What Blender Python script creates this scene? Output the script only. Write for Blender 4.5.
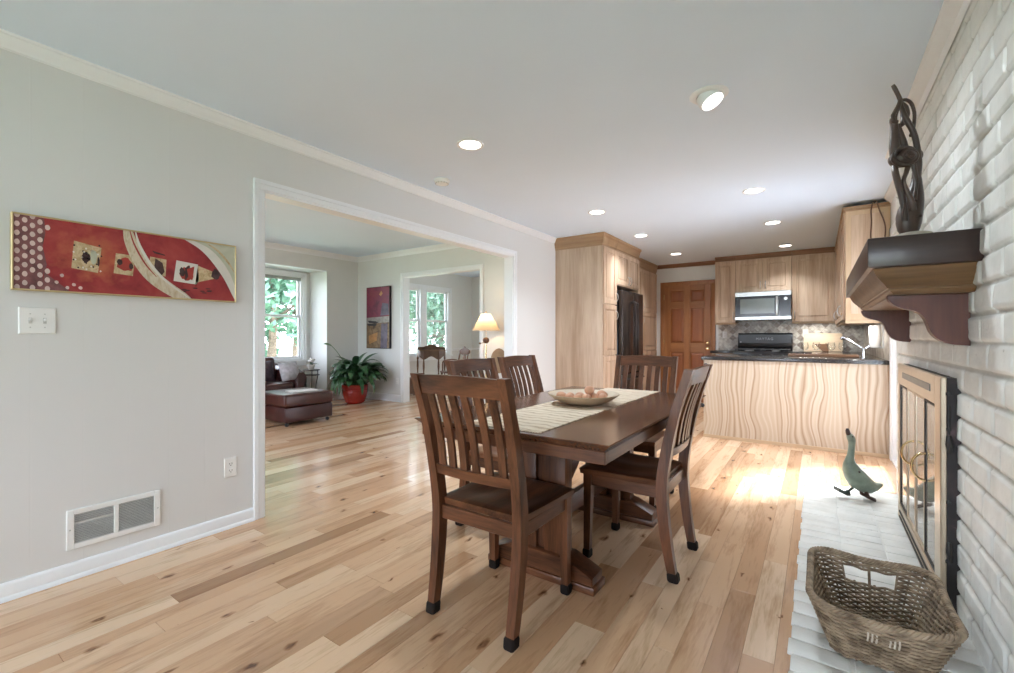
import bpy, bmesh, math, random
from mathutils import Vector, Matrix, noise
R = math.radians
PI = math.pi
random.seed(7)
for o in list(bpy.data.objects):
    bpy.data.objects.remove(o)
SC = bpy.context.scene
COL = SC.collection

# ------------------------------------------------------------------ camera, world, light, exposure
H = 2.44          # main room ceiling
cam_d = bpy.data.cameras.new('camera')
cam_d.sensor_fit = 'HORIZONTAL'
cam_d.sensor_width = 36.0
cam_d.lens = 450.7 / 1014 * 36.0
cam_d.clip_start = 0.02
cam_d.clip_end = 200
cam = bpy.data.objects.new('camera', cam_d)
cam.location = (0, 0, 1.14)
cam.rotation_euler = (R(90), 0, R(34.6))
COL.objects.link(cam)
SC.camera = cam

w = bpy.data.worlds.new('sky'); SC.world = w
w.use_nodes = True
bg = w.node_tree.nodes['Background']
bg.inputs[0].default_value = (0.79, 0.865, 1.0, 1)
bg.inputs[1].default_value = 12.0

sun_d = bpy.data.lights.new('sun', 'SUN'); sun_d.energy = 34.0; sun_d.angle = R(9); sun_d.color = (.94, .97, 1)
sun = bpy.data.objects.new('sun', sun_d); COL.objects.link(sun)
sun.rotation_euler = Vector((-.75, -.66, -1.19)).to_track_quat('-Z', 'Y').to_euler()      # hazy sun on the patio side


def portal(name, loc, size, direction):
    d = bpy.data.lights.new(name, 'AREA'); d.shape = 'RECTANGLE'; d.size, d.size_y = size
    d.cycles.is_portal = True
    o = bpy.data.objects.new(name, d); COL.objects.link(o)
    o.location = loc
    o.rotation_euler = Vector(direction).to_track_quat('-Z', 'Y').to_euler()


vs = SC.view_settings
vs.view_transform = 'Standard'
vs.look = 'None'
vs.gamma = 1.0
vs.use_curve_mapping = False
vs.exposure = 0.28
SC.cycles.max_bounces = 10
SC.cycles.diffuse_bounces = 6
SC.cycles.glossy_bounces = 5
SC.cycles.transparent_max_bounces = 16
SC.cycles.caustics_reflective = False
SC.cycles.caustics_refractive = False
SC.cycles.sample_clamp_indirect = 6
SC.cycles.use_denoising = True

# ------------------------------------------------------------------ helpers: mesh builder
class MB:
    def __init__(self):
        self.bm = bmesh.new(); self.mi = 0

    def _tag(self, faces):
        for f in faces: f.material_index = self.mi

    def face(self, pts):
        f = self.bm.faces.new([self.bm.verts.new(p) for p in pts]); f.material_index = self.mi
        return f

    def box(self, x0, x1, y0, y1, z0, z1, bev=0.0, seg=2, rot=None, at=None):
        if x0 > x1: x0, x1 = x1, x0
        if y0 > y1: y0, y1 = y1, y0
        if z0 > z1: z0, z1 = z1, z0
        v = [self.bm.verts.new((x, y, z)) for x in (x0, x1) for y in (y0, y1) for z in (z0, z1)]
        idx = [(0, 1, 3, 2), (4, 6, 7, 5), (0, 4, 5, 1), (2, 3, 7, 6), (0, 2, 6, 4), (1, 5, 7, 3)]
        fs = [self.bm.faces.new([v[i] for i in q]) for q in idx]
        self._tag(fs)
        if rot is not None:
            c = Vector(at if at is not None else ((x0+x1)/2, (y0+y1)/2, (z0+z1)/2))
            bmesh.ops.rotate(self.bm, verts=v, cent=c, matrix=rot)
        if bev > 0:
            es = list({e for f in fs for e in f.edges})
            r = bmesh.ops.bevel(self.bm, geom=es, offset=bev, segments=seg, profile=0.5, affect='EDGES')
            self._tag(r['faces'])
        return self

    def prism(self, poly, axis, a, b, bev=0.0):
        """poly: 2D points in the two other axes (x: (y,z), y: (x,z), z: (x,y)), extruded from a to b."""
        def mk(p, t):
            return {'x': (t, p[0], p[1]), 'y': (p[0], t, p[1]), 'z': (p[0], p[1], t)}[axis]
        A = [self.bm.verts.new(mk(p, a)) for p in poly]
        B = [self.bm.verts.new(mk(p, b)) for p in poly]
        n = len(poly)
        fs = [self.bm.faces.new(A[::-1]), self.bm.faces.new(B)]
        fs += [self.bm.faces.new((A[i], A[(i+1) % n], B[(i+1) % n], B[i])) for i in range(n)]
        self._tag(fs)
        if bev > 0:
            es = list({e for f in fs[:2] for e in f.edges})
            r = bmesh.ops.bevel(self.bm, geom=es, offset=bev, segments=1, profile=0.5, affect='EDGES')
            self._tag(r['faces'])
        return self

    def loft(self, rings, cap=True, closed=False):
        V = [[self.bm.verts.new(p) for p in r] for r in rings]
        n = len(rings[0]); m = len(rings); fs = []
        for j in range(m if closed else m-1):
            a, b = V[j], V[(j+1) % m]
            for i in range(n):
                fs.append(self.bm.faces.new((a[i], a[(i+1) % n], b[(i+1) % n], b[i])))
        if cap and not closed:
            fs.append(self.bm.faces.new(V[0][::-1])); fs.append(self.bm.faces.new(V[-1]))
        self._tag(fs)
        return self

    def lathe(self, prof, n=24, c=(0, 0, 0), axis='z'):
        rings = []
        for r, z in prof:
            ring = []
            for i in range(n):
                a = 2*PI*i/n; u, v = max(r, 1e-4)*math.cos(a), max(r, 1e-4)*math.sin(a)
                p = {'z': (u, v, z), 'x': (z, u, v), 'y': (v, z, u)}[axis]
                ring.append((c[0]+p[0], c[1]+p[1], c[2]+p[2]))
            rings.append(ring)
        return self.loft(rings, cap=max(prof[0][0], prof[-1][0]) < .05)

    def tube(self, pts, rad, n=8, closed=False, flat=1.0):
        pts = [Vector(p) for p in pts]; m = len(pts)
        rr = rad if isinstance(rad, (list, tuple)) else [rad]*m
        T = []
        for i in range(m):
            a = pts[(i-1) % m] if (closed or i > 0) else pts[i]
            b = pts[(i+1) % m] if (closed or i < m-1) else pts[i]
            t = (b-a)
            T.append(t.normalized() if t.length > 1e-9 else Vector((0, 0, 1)))
        up = Vector((0, 0, 1)) if abs(T[0].z) < .9 else Vector((1, 0, 0))
        nrm = (up - T[0]*up.dot(T[0])).normalized()
        rings = []
        for i in range(m):
            nrm = (nrm - T[i]*nrm.dot(T[i]))
            nrm = nrm.normalized() if nrm.length > 1e-6 else T[i].orthogonal().normalized()
            bn = T[i].cross(nrm)
            rings.append([pts[i] + (nrm*math.cos(2*PI*k/n)*flat + bn*math.sin(2*PI*k/n))*rr[i] for k in range(n)])
        return self.loft(rings, closed=closed)

    def ball(self, c, r, n=16, m=10, sc=(1, 1, 1)):
        rings = []
        for j in range(m+1):
            th = PI*(j/m); th = min(max(th, .02), PI-.02)
            rings.append([(c[0]+sc[0]*r*math.sin(th)*math.cos(2*PI*i/n), c[1]+sc[1]*r*math.sin(th)*math.sin(2*PI*i/n),
                           c[2]-sc[2]*r*math.cos(th)) for i in range(n)])
        return self.loft(rings)

    def build(self, name, mats, parent=None, world=False, smooth=True, angle=35, weld=False):
        if weld: bmesh.ops.remove_doubles(self.bm, verts=self.bm.verts, dist=1e-4)
        if world and parent is not None:
            bmesh.ops.transform(self.bm, matrix=MW[parent].inverted(), verts=self.bm.verts)
        bmesh.ops.recalc_face_normals(self.bm, faces=self.bm.faces)
        me = bpy.data.meshes.new(name)
        self.bm.to_mesh(me); self.bm.free()
        if not isinstance(mats, (list, tuple)): mats = [mats]
        for m_ in mats: me.materials.append(m_)
        if smooth:
            me.polygons.foreach_set('use_smooth', [True]*len(me.polygons))
            me.set_sharp_from_angle(angle=R(angle))
        o = bpy.data.objects.new(name, me); COL.objects.link(o)
        if parent is not None:
            o.parent = parent; MW[o] = MW[parent]
        else:
            MW[o] = Matrix.Identity(4)
        return o


MW = {}


def tag(o, label, cat, group=None):
    o['label'] = label; o['category'] = cat
    if group: o['group'] = group
    return o


def thing(name, label, cat, loc, rz=0.0, group=None):
    o = bpy.data.objects.new(name, None); COL.objects.link(o)
    o.empty_display_size = .1
    o.location = loc; o.rotation_euler = (0, 0, rz)
    MW[o] = Matrix.Translation(loc) @ Matrix.Rotation(rz, 4, 'Z')
    return tag(o, label, cat, group)


def struct(o):
    o['kind'] = 'structure'
    return o


def copy_tree(o, parent=None, loc=None, rz=None, label=None):
    c = o.copy(); COL.objects.link(c)
    if parent is not None: c.parent = parent
    if loc is not None: c.location = loc
    if rz is not None: c.rotation_euler = (0, 0, rz)
    if label: c['label'] = label
    for ch in list(o.children): copy_tree(ch, c)
    return c


def bez(p0, p1, p2, p3, n=12):
    p0, p1, p2, p3 = map(Vector, (p0, p1, p2, p3)); out = []
    for i in range(n+1):
        t = i/n; s = 1-t
        out.append(p0*s**3 + p1*3*s*s*t + p2*3*s*t*t + p3*t**3)
    return out


def smooth_path(pts, k=6):
    P = [Vector(p) for p in pts]; out = []
    for i in range(len(P)-1):
        a = P[max(i-1, 0)]; b = P[i]; c = P[i+1]; d = P[min(i+2, len(P)-1)]
        for j in range(k):
            t = j/k
            out.append(0.5*((2*b) + (c-a)*t + (2*a-5*b+4*c-d)*t*t + (3*b-a-3*c+d)*t**3))
    out.append(P[-1])
    return out


def lerp_list(v, n):
    out = []
    for i in range(n):
        t = i/(n-1)*(len(v)-1); j = min(int(t), len(v)-2)
        out.append(v[j] + (v[j+1]-v[j])*(t-j))
    return out


# ------------------------------------------------------------------ helpers: materials
def new_mat(name):
    m = bpy.data.materials.new(name); m.use_nodes = True
    nt = m.node_tree
    return m, nt, nt.nodes['Principled BSDF']


def N(nt, t, **kw):
    n = nt.nodes.new(t)
    for k, v in kw.items(): setattr(n, k, v)
    return n


def ramp(nt, stops):
    r = N(nt, 'ShaderNodeValToRGB'); cr = r.color_ramp
    while len(cr.elements) < len(stops): cr.elements.new(0.5)
    for e, (p, c) in zip(cr.elements, stops):
        e.position = p; e.color = (*c, 1) if len(c) == 3 else c
    return r


def bump(nt, bsdf, src, strength=.2, dist=.01):
    b = N(nt, 'ShaderNodeBump'); b.inputs['Strength'].default_value = strength; b.inputs['Distance'].default_value = dist
    nt.links.new(src, b.inputs['Height']); nt.links.new(b.outputs[0], bsdf.inputs['Normal'])


def plain(name, col, rough=.5, metal=0.0, var=.06, nscale=14, bmp=0.0, spec=.5, coat=0.0):
    m, nt, b = new_mat(name)
    tc = N(nt, 'ShaderNodeTexCoord'); nz = N(nt, 'ShaderNodeTexNoise'); nz.inputs['Scale'].default_value = nscale
    nz.inputs['Detail'].default_value = 4
    nt.links.new(tc.outputs['Object'], nz.inputs['Vector'])
    lo = tuple(c*(1-var) for c in col); hi = tuple(min(c*(1+var), 1) for c in col)
    r = ramp(nt, [(.3, lo), (.7, hi)])
    nt.links.new(nz.outputs['Fac'], r.inputs[0]); nt.links.new(r.outputs[0], b.inputs['Base Color'])
    b.inputs['Roughness'].default_value = rough; b.inputs['Metallic'].default_value = metal
    b.inputs['Specular IOR Level'].default_value = spec
    b.inputs['Coat Weight'].default_value = coat
    if bmp: bump(nt, b, nz.outputs['Fac'], bmp, .005)
    return m


def wood(name, dark, light, axis='z', scale=9.0, stretch=.07, rough=.4, streak=.5, bmp=.05, coat=0.0, contrast=(.32, .7), spec=.5):
    m, nt, b = new_mat(name)
    tc = N(nt, 'ShaderNodeTexCoord'); mp = N(nt, 'ShaderNodeMapping')
    oi = N(nt, 'ShaderNodeObjectInfo')
    s = [1, 1, 1]; s['xyz'.index(axis)] = stretch
    mp.inputs['Scale'].default_value = s
    ml = N(nt, 'ShaderNodeMath', operation='MULTIPLY'); ml.inputs[1].default_value = 7.0
    nt.links.new(oi.outputs['Random'], ml.inputs[0])
    nt.links.new(ml.outputs[0], mp.inputs['Location'])
    nt.links.new(tc.outputs['Object'], mp.inputs['Vector'])
    n1 = N(nt, 'ShaderNodeTexNoise'); n1.inputs['Scale'].default_value = scale; n1.inputs['Detail'].default_value = 5
    n1.inputs['Distortion'].default_value = .6
    n2 = N(nt, 'ShaderNodeTexNoise'); n2.inputs['Scale'].default_value = scale*9; n2.inputs['Detail'].default_value = 3
    for n_ in (n1, n2): nt.links.new(mp.outputs[0], n_.inputs['Vector'])
    mx = N(nt, 'ShaderNodeMix', data_type='FLOAT'); mx.inputs[0].default_value = streak*.6
    nt.links.new(n1.outputs['Fac'], mx.inputs[2]); nt.links.new(n2.outputs['Fac'], mx.inputs[3])
    r = ramp(nt, [(contrast[0], dark), (contrast[1], light)])
    nt.links.new(mx.outputs[0], r.inputs[0]); nt.links.new(r.outputs[0], b.inputs['Base Color'])
    b.inputs['Roughness'].default_value = rough; b.inputs['Coat Weight'].default_value = coat
    b.inputs['Coat Roughness'].default_value = .15
    b.inputs['Specular IOR Level'].default_value = spec
    if bmp: bump(nt, b, mx.outputs[0], bmp, .004)
    return m


def emit(name, col, strength):
    m, nt, b = new_mat(name)
    b.inputs['Base Color'].default_value = (.9, .9, .9, 1)
    b.inputs['Emission Color'].default_value = (*col, 1); b.inputs['Emission Strength'].default_value = strength
    return m


def pane_mat(name, tint=(1, 1, 1), refl=.6):
    m, nt, b = new_mat(name)
    nt.nodes.remove(b)
    out = nt.nodes['Material Output']
    t = N(nt, 'ShaderNodeBsdfTransparent'); t.inputs[0].default_value = (*tint, 1)
    g = N(nt, 'ShaderNodeBsdfGlossy'); g.inputs['Roughness'].default_value = .02
    f = N(nt, 'ShaderNodeFresnel'); f.inputs[0].default_value = 1.45
    ml = N(nt, 'ShaderNodeMath', operation='MULTIPLY'); ml.inputs[1].default_value = refl
    mix = N(nt, 'ShaderNodeMixShader')
    nt.links.new(f.outputs[0], ml.inputs[0]); nt.links.new(ml.outputs[0], mix.inputs[0])
    nt.links.new(t.outputs[0], mix.inputs[1]); nt.links.new(g.outputs[0], mix.inputs[2])
    nt.links.new(mix.outputs[0], out.inputs[0])
    return m


M = {}
M['paint'] = plain('wall_paint', (.705, .70, .685), .55, var=.015, nscale=3, bmp=.02)
M['paint_living'] = plain('living_paint', (.71, .715, .70), .6, var=.015, nscale=3)
M['ceil'] = plain('ceiling_paint', (.71, .82, .945), .8, var=.01, nscale=2)  # white ceiling; blue tint painted in for the cool daylight on it
M['trim'] = plain('trim_paint', (.83, .85, .87), .35, var=.01)
M['plate'] = plain('white_plastic', (.82, .82, .80), .35, var=.01)
M['slot'] = plain('dark_slot', (.06, .06, .06), .6)
M['vent_grey'] = plain('vent_grey', (.55, .55, .53), .5)
M['walnut_z'] = wood('walnut_upright', (.033, .0125, .006), (.19, .073, .032), 'z', 14, .10, .33, coat=.06, spec=.35)
M['walnut_x'] = wood('walnut_crosswise', (.033, .0125, .006), (.19, .073, .032), 'x', 14, .10, .33, coat=.06, spec=.35)
M['walnut_y'] = wood('walnut_lengthwise', (.033, .0125, .006), (.19, .073, .032), 'y', 14, .10, .33, coat=.06, spec=.35)
M['table_top'] = wood('table_top_walnut', (.050, .020, .0105), (.185, .080, .042), 'y', 9, .08, .16, coat=.12)
M['rubber'] = plain('dark_felt_cap', (.014, .010, .008), .8, spec=.2)
M['cab_z'] = wood('hickory_upright', (.37, .235, .145), (.63, .465, .335), 'z', 7, .06, .42, contrast=(.36, .64))
M['cab_x'] = wood('hickory_crosswise', (.36, .23, .125), (.60, .44, .28), 'x', 7, .06, .42)
M['cab_y'] = wood('hickory_lengthwise', (.36, .23, .125), (.60, .44, .28), 'y', 7, .06, .42)
M['crown_brown'] = wood('brown_crown', (.17, .075, .035), (.30, .15, .08), 'x', 8, .06, .45)
M['crown_tan_x'] = wood('tan_crown_cross', (.25, .14, .07), (.42, .27, .15), 'x', 8, .06, .42)
M['crown_tan_y'] = wood('tan_crown_length', (.25, .14, .07), (.42, .27, .15), 'y', 8, .06, .42)
M['pine_z'] = wood('pine_upright', (.235, .085, .025), (.40, .17, .058), 'z', 9, .06, .35)
M['pine_x'] = wood('pine_crosswise', (.235, .085, .025), (.40, .17, .058), 'x', 9, .06, .35)
M['pine_red'] = wood('pine_panel', (.20, .055, .016), (.33, .115, .036), 'z', 14, .05, .35)
M['mantel'] = wood('mantel_dark_wood', (.017, .0095, .008), (.052, .027, .021), 'x', 10, .07, .30)
M['mantel_y'] = wood('mantel_front_wood', (.05, .025, .015), (.13, .07, .045), 'y', 10, .07, .28, coat=.3)
M['mantel_mold'] = wood('mantel_molding_wood', (.085, .042, .016), (.27, .145, .060), 'x', 9, .07, .36)
M['mantel_corbel'] = wood('mantel_corbel_wood', (.060, .015, .008), (.15, .042, .024), 'z', 10, .07, .42)
M['sculpt'] = wood('carved_dark_wood', (.020, .011, .008), (.075, .042, .028), 'z', 16, .2, .42)
M['desk'] = wood('old_desk_wood', (.08, .035, .018), (.20, .10, .055), 'z', 14, .2, .4)
M['desk_top'] = plain('polished_desk_top', (.22, .12, .07), .12, coat=.6)
M['iron'] = plain('black_iron', (.018, .016, .015), .5, var=.3, nscale=25, bmp=.1)
M['brass_frame'] = plain('satin_brass', (.60, .50, .38), .30, metal=.85, var=.03)
M['brass'] = plain('polished_brass', (.78, .58, .30), .18, metal=1.0, var=.03)
M['steel'] = plain('brushed_steel', (.60, .60, .60), .28, metal=.9, var=.04, nscale=40)
M['chrome'] = plain('chrome', (.75, .76, .78), .12, metal=1.0, var=.01)
M['black_gloss'] = plain('black_enamel', (.016, .016, .018), .15, var=.1)
M['fridge'] = plain('black_stainless', (.045, .034, .030), .24, metal=.5, var=.1, nscale=4)
M['black_mat'] = plain('cast_black', (.03, .03, .032), .55)
M['micro_glass'] = plain('microwave_window', (.16, .175, .165), .10, var=.05)
M['red_glaze'] = plain('red_glaze', (.33, .014, .008), .22, var=.15, nscale=6, coat=.3)
M['soil'] = plain('soil', (.03, .02, .012), .9, var=.4, nscale=60)
M['leaf'] = plain('dark_leaf', (.028, .085, .030), .38, var=.55, nscale=9)
M['leaf_light'] = plain('pale_spathe', (.10, .20, .07), .5, var=.2)
M['leather'] = plain('oxblood_leather', (.046, .012, .010), .36, var=.35, nscale=8, bmp=.12)
M['leather_tan'] = plain('brown_leather', (.058, .017, .012), .33, var=.3, nscale=8, bmp=.1)
M['pillow_dark'] = plain('dark_pillow', (.045, .026, .035), .6, var=.4, nscale=20)
M['pillow_grey'] = plain('grey_pillow', (.46, .45, .50), .5, var=.25, nscale=16)
M['white_cloth'] = plain('white_cloth', (.70, .68, .66), .8)
M['grey_paper'] = plain('grey_book', (.50, .49, .48), .5)
M['goose'] = plain('green_painted_wood', (.19, .235, .18), .42, var=.28, nscale=18, bmp=.05)
M['goose_dark'] = plain('dark_brown_wood', (.045, .022, .014), .45, var=.4, nscale=30)
M['goose_foot'] = plain('dark_green_wood', (.045, .060, .050), .45, var=.2)
M['egg'] = plain('tan_egg', (.66, .36, .23), .40, var=.12, nscale=10)
M['bowl_in'] = plain('pale_bowl', (.72, .62, .50), .35, var=.05)
M['bowl_out'] = plain('tan_bowl', (.55, .42, .29), .4, var=.1)
M['shade'] = emit('lamp_shade_cloth', (1.0, .80, .55), 1.0)
M['bulb'] = emit('lit_bulb', (1.0, .95, .86), 9.0)
M['chair_tan'] = plain('tan_upholstery', (.33, .22, .13), .7, var=.12)
M['board_pale'] = wood('pale_maple', (.70, .54, .37), (.82, .68, .51), 'x', 7, .1, .5)
M['board_dark'] = wood('dark_board', (.12, .055, .025), (.22, .11, .05), 'x', 7, .1, .5)
M['glass'] = pane_mat('window_pane')
M['goblet'] = pane_mat('goblet_glass', (.975, .985, .985), .35)
M['blind'] = plain('grey_blind', (.36, .38, .36), .7)
M['paper'] = plain('paper_towel', (.85, .85, .85), .8, var=.01)
M['concrete'] = plain('patio', (.74, .75, .77), .8)  # near white so the patio bounces daylight onto the indoor ceiling
M['cord'] = plain('brown_cord', (.12, .055, .03), .6)
M['gold'] = plain('gold_frame', (.62, .50, .27), .4, metal=.5)
M['grey_letter'] = plain('grey_lettering', (.38, .40, .42), .4)
M['canvas_edge'] = plain('black_canvas_edge', (.015, .013, .016), .6)


def floor_material():
    m, nt, b = new_mat('oak_planks')
    at = N(nt, 'ShaderNodeAttribute', attribute_name='plank')
    tc = N(nt, 'ShaderNodeTexCoord'); mp = N(nt, 'ShaderNodeMapping'); mp.inputs['Scale'].default_value = (1, .10, 1)
    sep = N(nt, 'ShaderNodeSeparateColor'); nt.links.new(at.outputs['Color'], sep.inputs[0])
    off = N(nt, 'ShaderNodeVectorMath', operation='SCALE'); off.inputs['Scale'].default_value = 40
    nt.links.new(at.outputs['Vector'], off.inputs[0])
    add = N(nt, 'ShaderNodeVectorMath', operation='ADD')
    nt.links.new(tc.outputs['Object'], mp.inputs[0]); nt.links.new(mp.outputs[0], add.inputs[0]); nt.links.new(off.outputs[0], add.inputs[1])
    n1 = N(nt, 'ShaderNodeTexNoise'); n1.inputs['Scale'].default_value = 16; n1.inputs['Detail'].default_value = 6; n1.inputs['Distortion'].default_value = 1.2
    n2 = N(nt, 'ShaderNodeTexNoise'); n2.inputs['Scale'].default_value = 120; n2.inputs['Detail'].default_value = 3
    for n_ in (n1, n2): nt.links.new(add.outputs[0], n_.inputs['Vector'])
    # plank tone
    tone = ramp(nt, [(0, (.39, .215, .115)), (.25, (.55, .325, .185)), (.6, (.675, .435, .27)), (1, (.77, .56, .385))])
    nt.links.new(sep.outputs[0], tone.inputs[0])
    grain = ramp(nt, [(.30, (.68, .60, .52)), (.50, (1, 1, 1)), (.75, (1.0, .98, .95))])
    mxn = N(nt, 'ShaderNodeMix', data_type='FLOAT'); mxn.inputs[0].default_value = .3
    nt.links.new(n1.outputs['Fac'], mxn.inputs[2]); nt.links.new(n2.outputs['Fac'], mxn.inputs[3])
    nt.links.new(mxn.outputs[0], grain.inputs[0])
    mul = N(nt, 'ShaderNodeMix', data_type='RGBA', blend_type='MULTIPLY'); mul.inputs[0].default_value = 1
    nt.links.new(tone.outputs[0], mul.inputs[6]); nt.links.new(grain.outputs[0], mul.inputs[7])
    # knots: sparse dark spots and smoky mineral streaks
    mp2 = N(nt, 'ShaderNodeMapping'); mp2.inputs['Scale'].default_value = (1, .45, 1)
    nt.links.new(tc.outputs['Object'], mp2.inputs[0])
    wob = N(nt, 'ShaderNodeTexNoise'); wob.inputs['Scale'].default_value = 30
    nt.links.new(mp2.outputs[0], wob.inputs['Vector'])
    wv = N(nt, 'ShaderNodeVectorMath', operation='SCALE'); wv.inputs['Scale'].default_value = .05
    nt.links.new(wob.outputs['Color'], wv.inputs[0])
    ad2 = N(nt, 'ShaderNodeVectorMath', operation='ADD'); nt.links.new(mp2.outputs[0], ad2.inputs[0]); nt.links.new(wv.outputs[0], ad2.inputs[1])
    vo = N(nt, 'ShaderNodeTexVoronoi'); vo.inputs['Scale'].default_value = 5.2; vo.inputs['Randomness'].default_value = 1
    vo.voronoi_dimensions = '2D'
    nt.links.new(ad2.outputs[0], vo.inputs['Vector'])
    sepc = N(nt, 'ShaderNodeSeparateColor'); nt.links.new(vo.outputs['Color'], sepc.inputs[0])
    size = N(nt, 'ShaderNodeMapRange'); size.inputs[1].default_value = .22; size.inputs[2].default_value = 1; size.inputs[3].default_value = .0; size.inputs[4].default_value = .115
    nt.links.new(sepc.outputs[0], size.inputs[0])
    dv = N(nt, 'ShaderNodeMath', operation='DIVIDE'); nt.links.new(vo.outputs['Distance'], dv.inputs[0])
    mx_ = N(nt, 'ShaderNodeMath', operation='MAXIMUM'); mx_.inputs[1].default_value = .001
    nt.links.new(size.outputs[0], mx_.inputs[0]); nt.links.new(mx_.outputs[0], dv.inputs[1])
    kr = ramp(nt, [(.15, (.22, .16, .13)), (.55, (.62, .52, .45)), (1.0, (1, 1, 1))])
    nt.links.new(dv.outputs[0], kr.inputs[0])
    mul2 = N(nt, 'ShaderNodeMix', data_type='RGBA', blend_type='MULTIPLY'); mul2.inputs[0].default_value = 1
    nt.links.new(mul.outputs[2], mul2.inputs[6]); nt.links.new(kr.outputs[0], mul2.inputs[7])
    n3 = N(nt, 'ShaderNodeTexNoise'); n3.inputs['Scale'].default_value = 3.2; n3.inputs['Detail'].default_value = 5
    nt.links.new(add.outputs[0], n3.inputs['Vector'])
    sm = ramp(nt, [(.60, (1, 1, 1)), (.74, (.74, .71, .70))]); nt.links.new(n3.outputs['Fac'], sm.inputs[0])
    mul3 = N(nt, 'ShaderNodeMix', data_type='RGBA', blend_type='MULTIPLY'); mul3.inputs[0].default_value = 1
    nt.links.new(mul2.outputs[2], mul3.inputs[6]); nt.links.new(sm.outputs[0], mul3.inputs[7])
    nt.links.new(mul3.outputs[2], b.inputs['Base Color'])
    rr = N(nt, 'ShaderNodeMapRange'); rr.inputs[3].default_value = .11; rr.inputs[4].default_value = .20
    nt.links.new(n1.outputs['Fac'], rr.inputs[0]); nt.links.new(rr.outputs[0], b.inputs['Roughness'])
    bump(nt, b, mxn.outputs[0], .06, .003)
    b.inputs['Specular IOR Level'].default_value = .65
    return m


def brick_paint():
    m, nt, b = new_mat('white_painted_brick')
    tc = N(nt, 'ShaderNodeTexCoord')
    n1 = N(nt, 'ShaderNodeTexNoise'); n1.inputs['Scale'].default_value = 45; n1.inputs['Detail'].default_value = 6
    n2 = N(nt, 'ShaderNodeTexNoise'); n2.inputs['Scale'].default_value = 7; n2.inputs['Detail'].default_value = 4
    for n_ in (n1, n2): nt.links.new(tc.outputs['Object'], n_.inputs['Vector'])
    r = ramp(nt, [(.25, (.66, .66, .62)), (.6, (.80, .80, .765))]); nt.links.new(n2.outputs['Fac'], r.inputs[0])
    pit = ramp(nt, [(.22, (.45, .43, .40)), (.30, (1, 1, 1))]); nt.links.new(n1.outputs['Fac'], pit.inputs[0])
    mul = N(nt, 'ShaderNodeMix', data_type='RGBA', blend_type='MULTIPLY'); mul.inputs[0].default_value = 1
    nt.links.new(r.outputs[0], mul.inputs[6]); nt.links.new(pit.outputs[0], mul.inputs[7])
    at = N(nt, 'ShaderNodeAttribute', attribute_name='joint')
    jr = ramp(nt, [(.35, (1, 1, 1)), (.9, (.66, .65, .62))]); nt.links.new(at.outputs['Fac'], jr.inputs[0])
    mj = N(nt, 'ShaderNodeMix', data_type='RGBA', blend_type='MULTIPLY'); mj.inputs[0].default_value = 1
    nt.links.new(mul.outputs[2], mj.inputs[6]); nt.links.new(jr.outputs[0], mj.inputs[7])
    nt.links.new(mj.outputs[2], b.inputs['Base Color'])
    b.inputs['Roughness'].default_value = .42
    bump(nt, b, n1.outputs['Fac'], .35, .006)
    return m


def groove_paint():
    m, nt, b = new_mat('grooved_panel_paint')
    tc = N(nt, 'ShaderNodeTexCoord'); sp = N(nt, 'ShaderNodeSeparateXYZ'); nt.links.new(tc.outputs['Object'], sp.inputs[0])
    a = N(nt, 'ShaderNodeMath', operation='ADD'); a.inputs[1].default_value = 10*.174 - .6215 + .087
    d = N(nt, 'ShaderNodeMath', operation='DIVIDE'); d.inputs[1].default_value = .174
    f = N(nt, 'ShaderNodeMath', operation='FRACT'); s = N(nt, 'ShaderNodeMath', operation='SUBTRACT'); s.inputs[1].default_value = .5
    ab = N(nt, 'ShaderNodeMath', operation='ABSOLUTE')
    nt.links.new(sp.outputs[1], a.inputs[0]); nt.links.new(a.outputs[0], d.inputs[0]); nt.links.new(d.outputs[0], f.inputs[0])
    nt.links.new(f.outputs[0], s.inputs[0]); nt.links.new(s.outputs[0], ab.inputs[0])
    mr = N(nt, 'ShaderNodeMapRange'); mr.inputs[1].default_value = 0; mr.inputs[2].default_value = .022
    nt.links.new(ab.outputs[0], mr.inputs[0])
    b.inputs['Base Color'].default_value = (.70, .695, .68, 1); b.inputs['Roughness'].default_value = .5
    bump(nt, b, mr.outputs[0], .13, .003)
    return m


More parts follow.
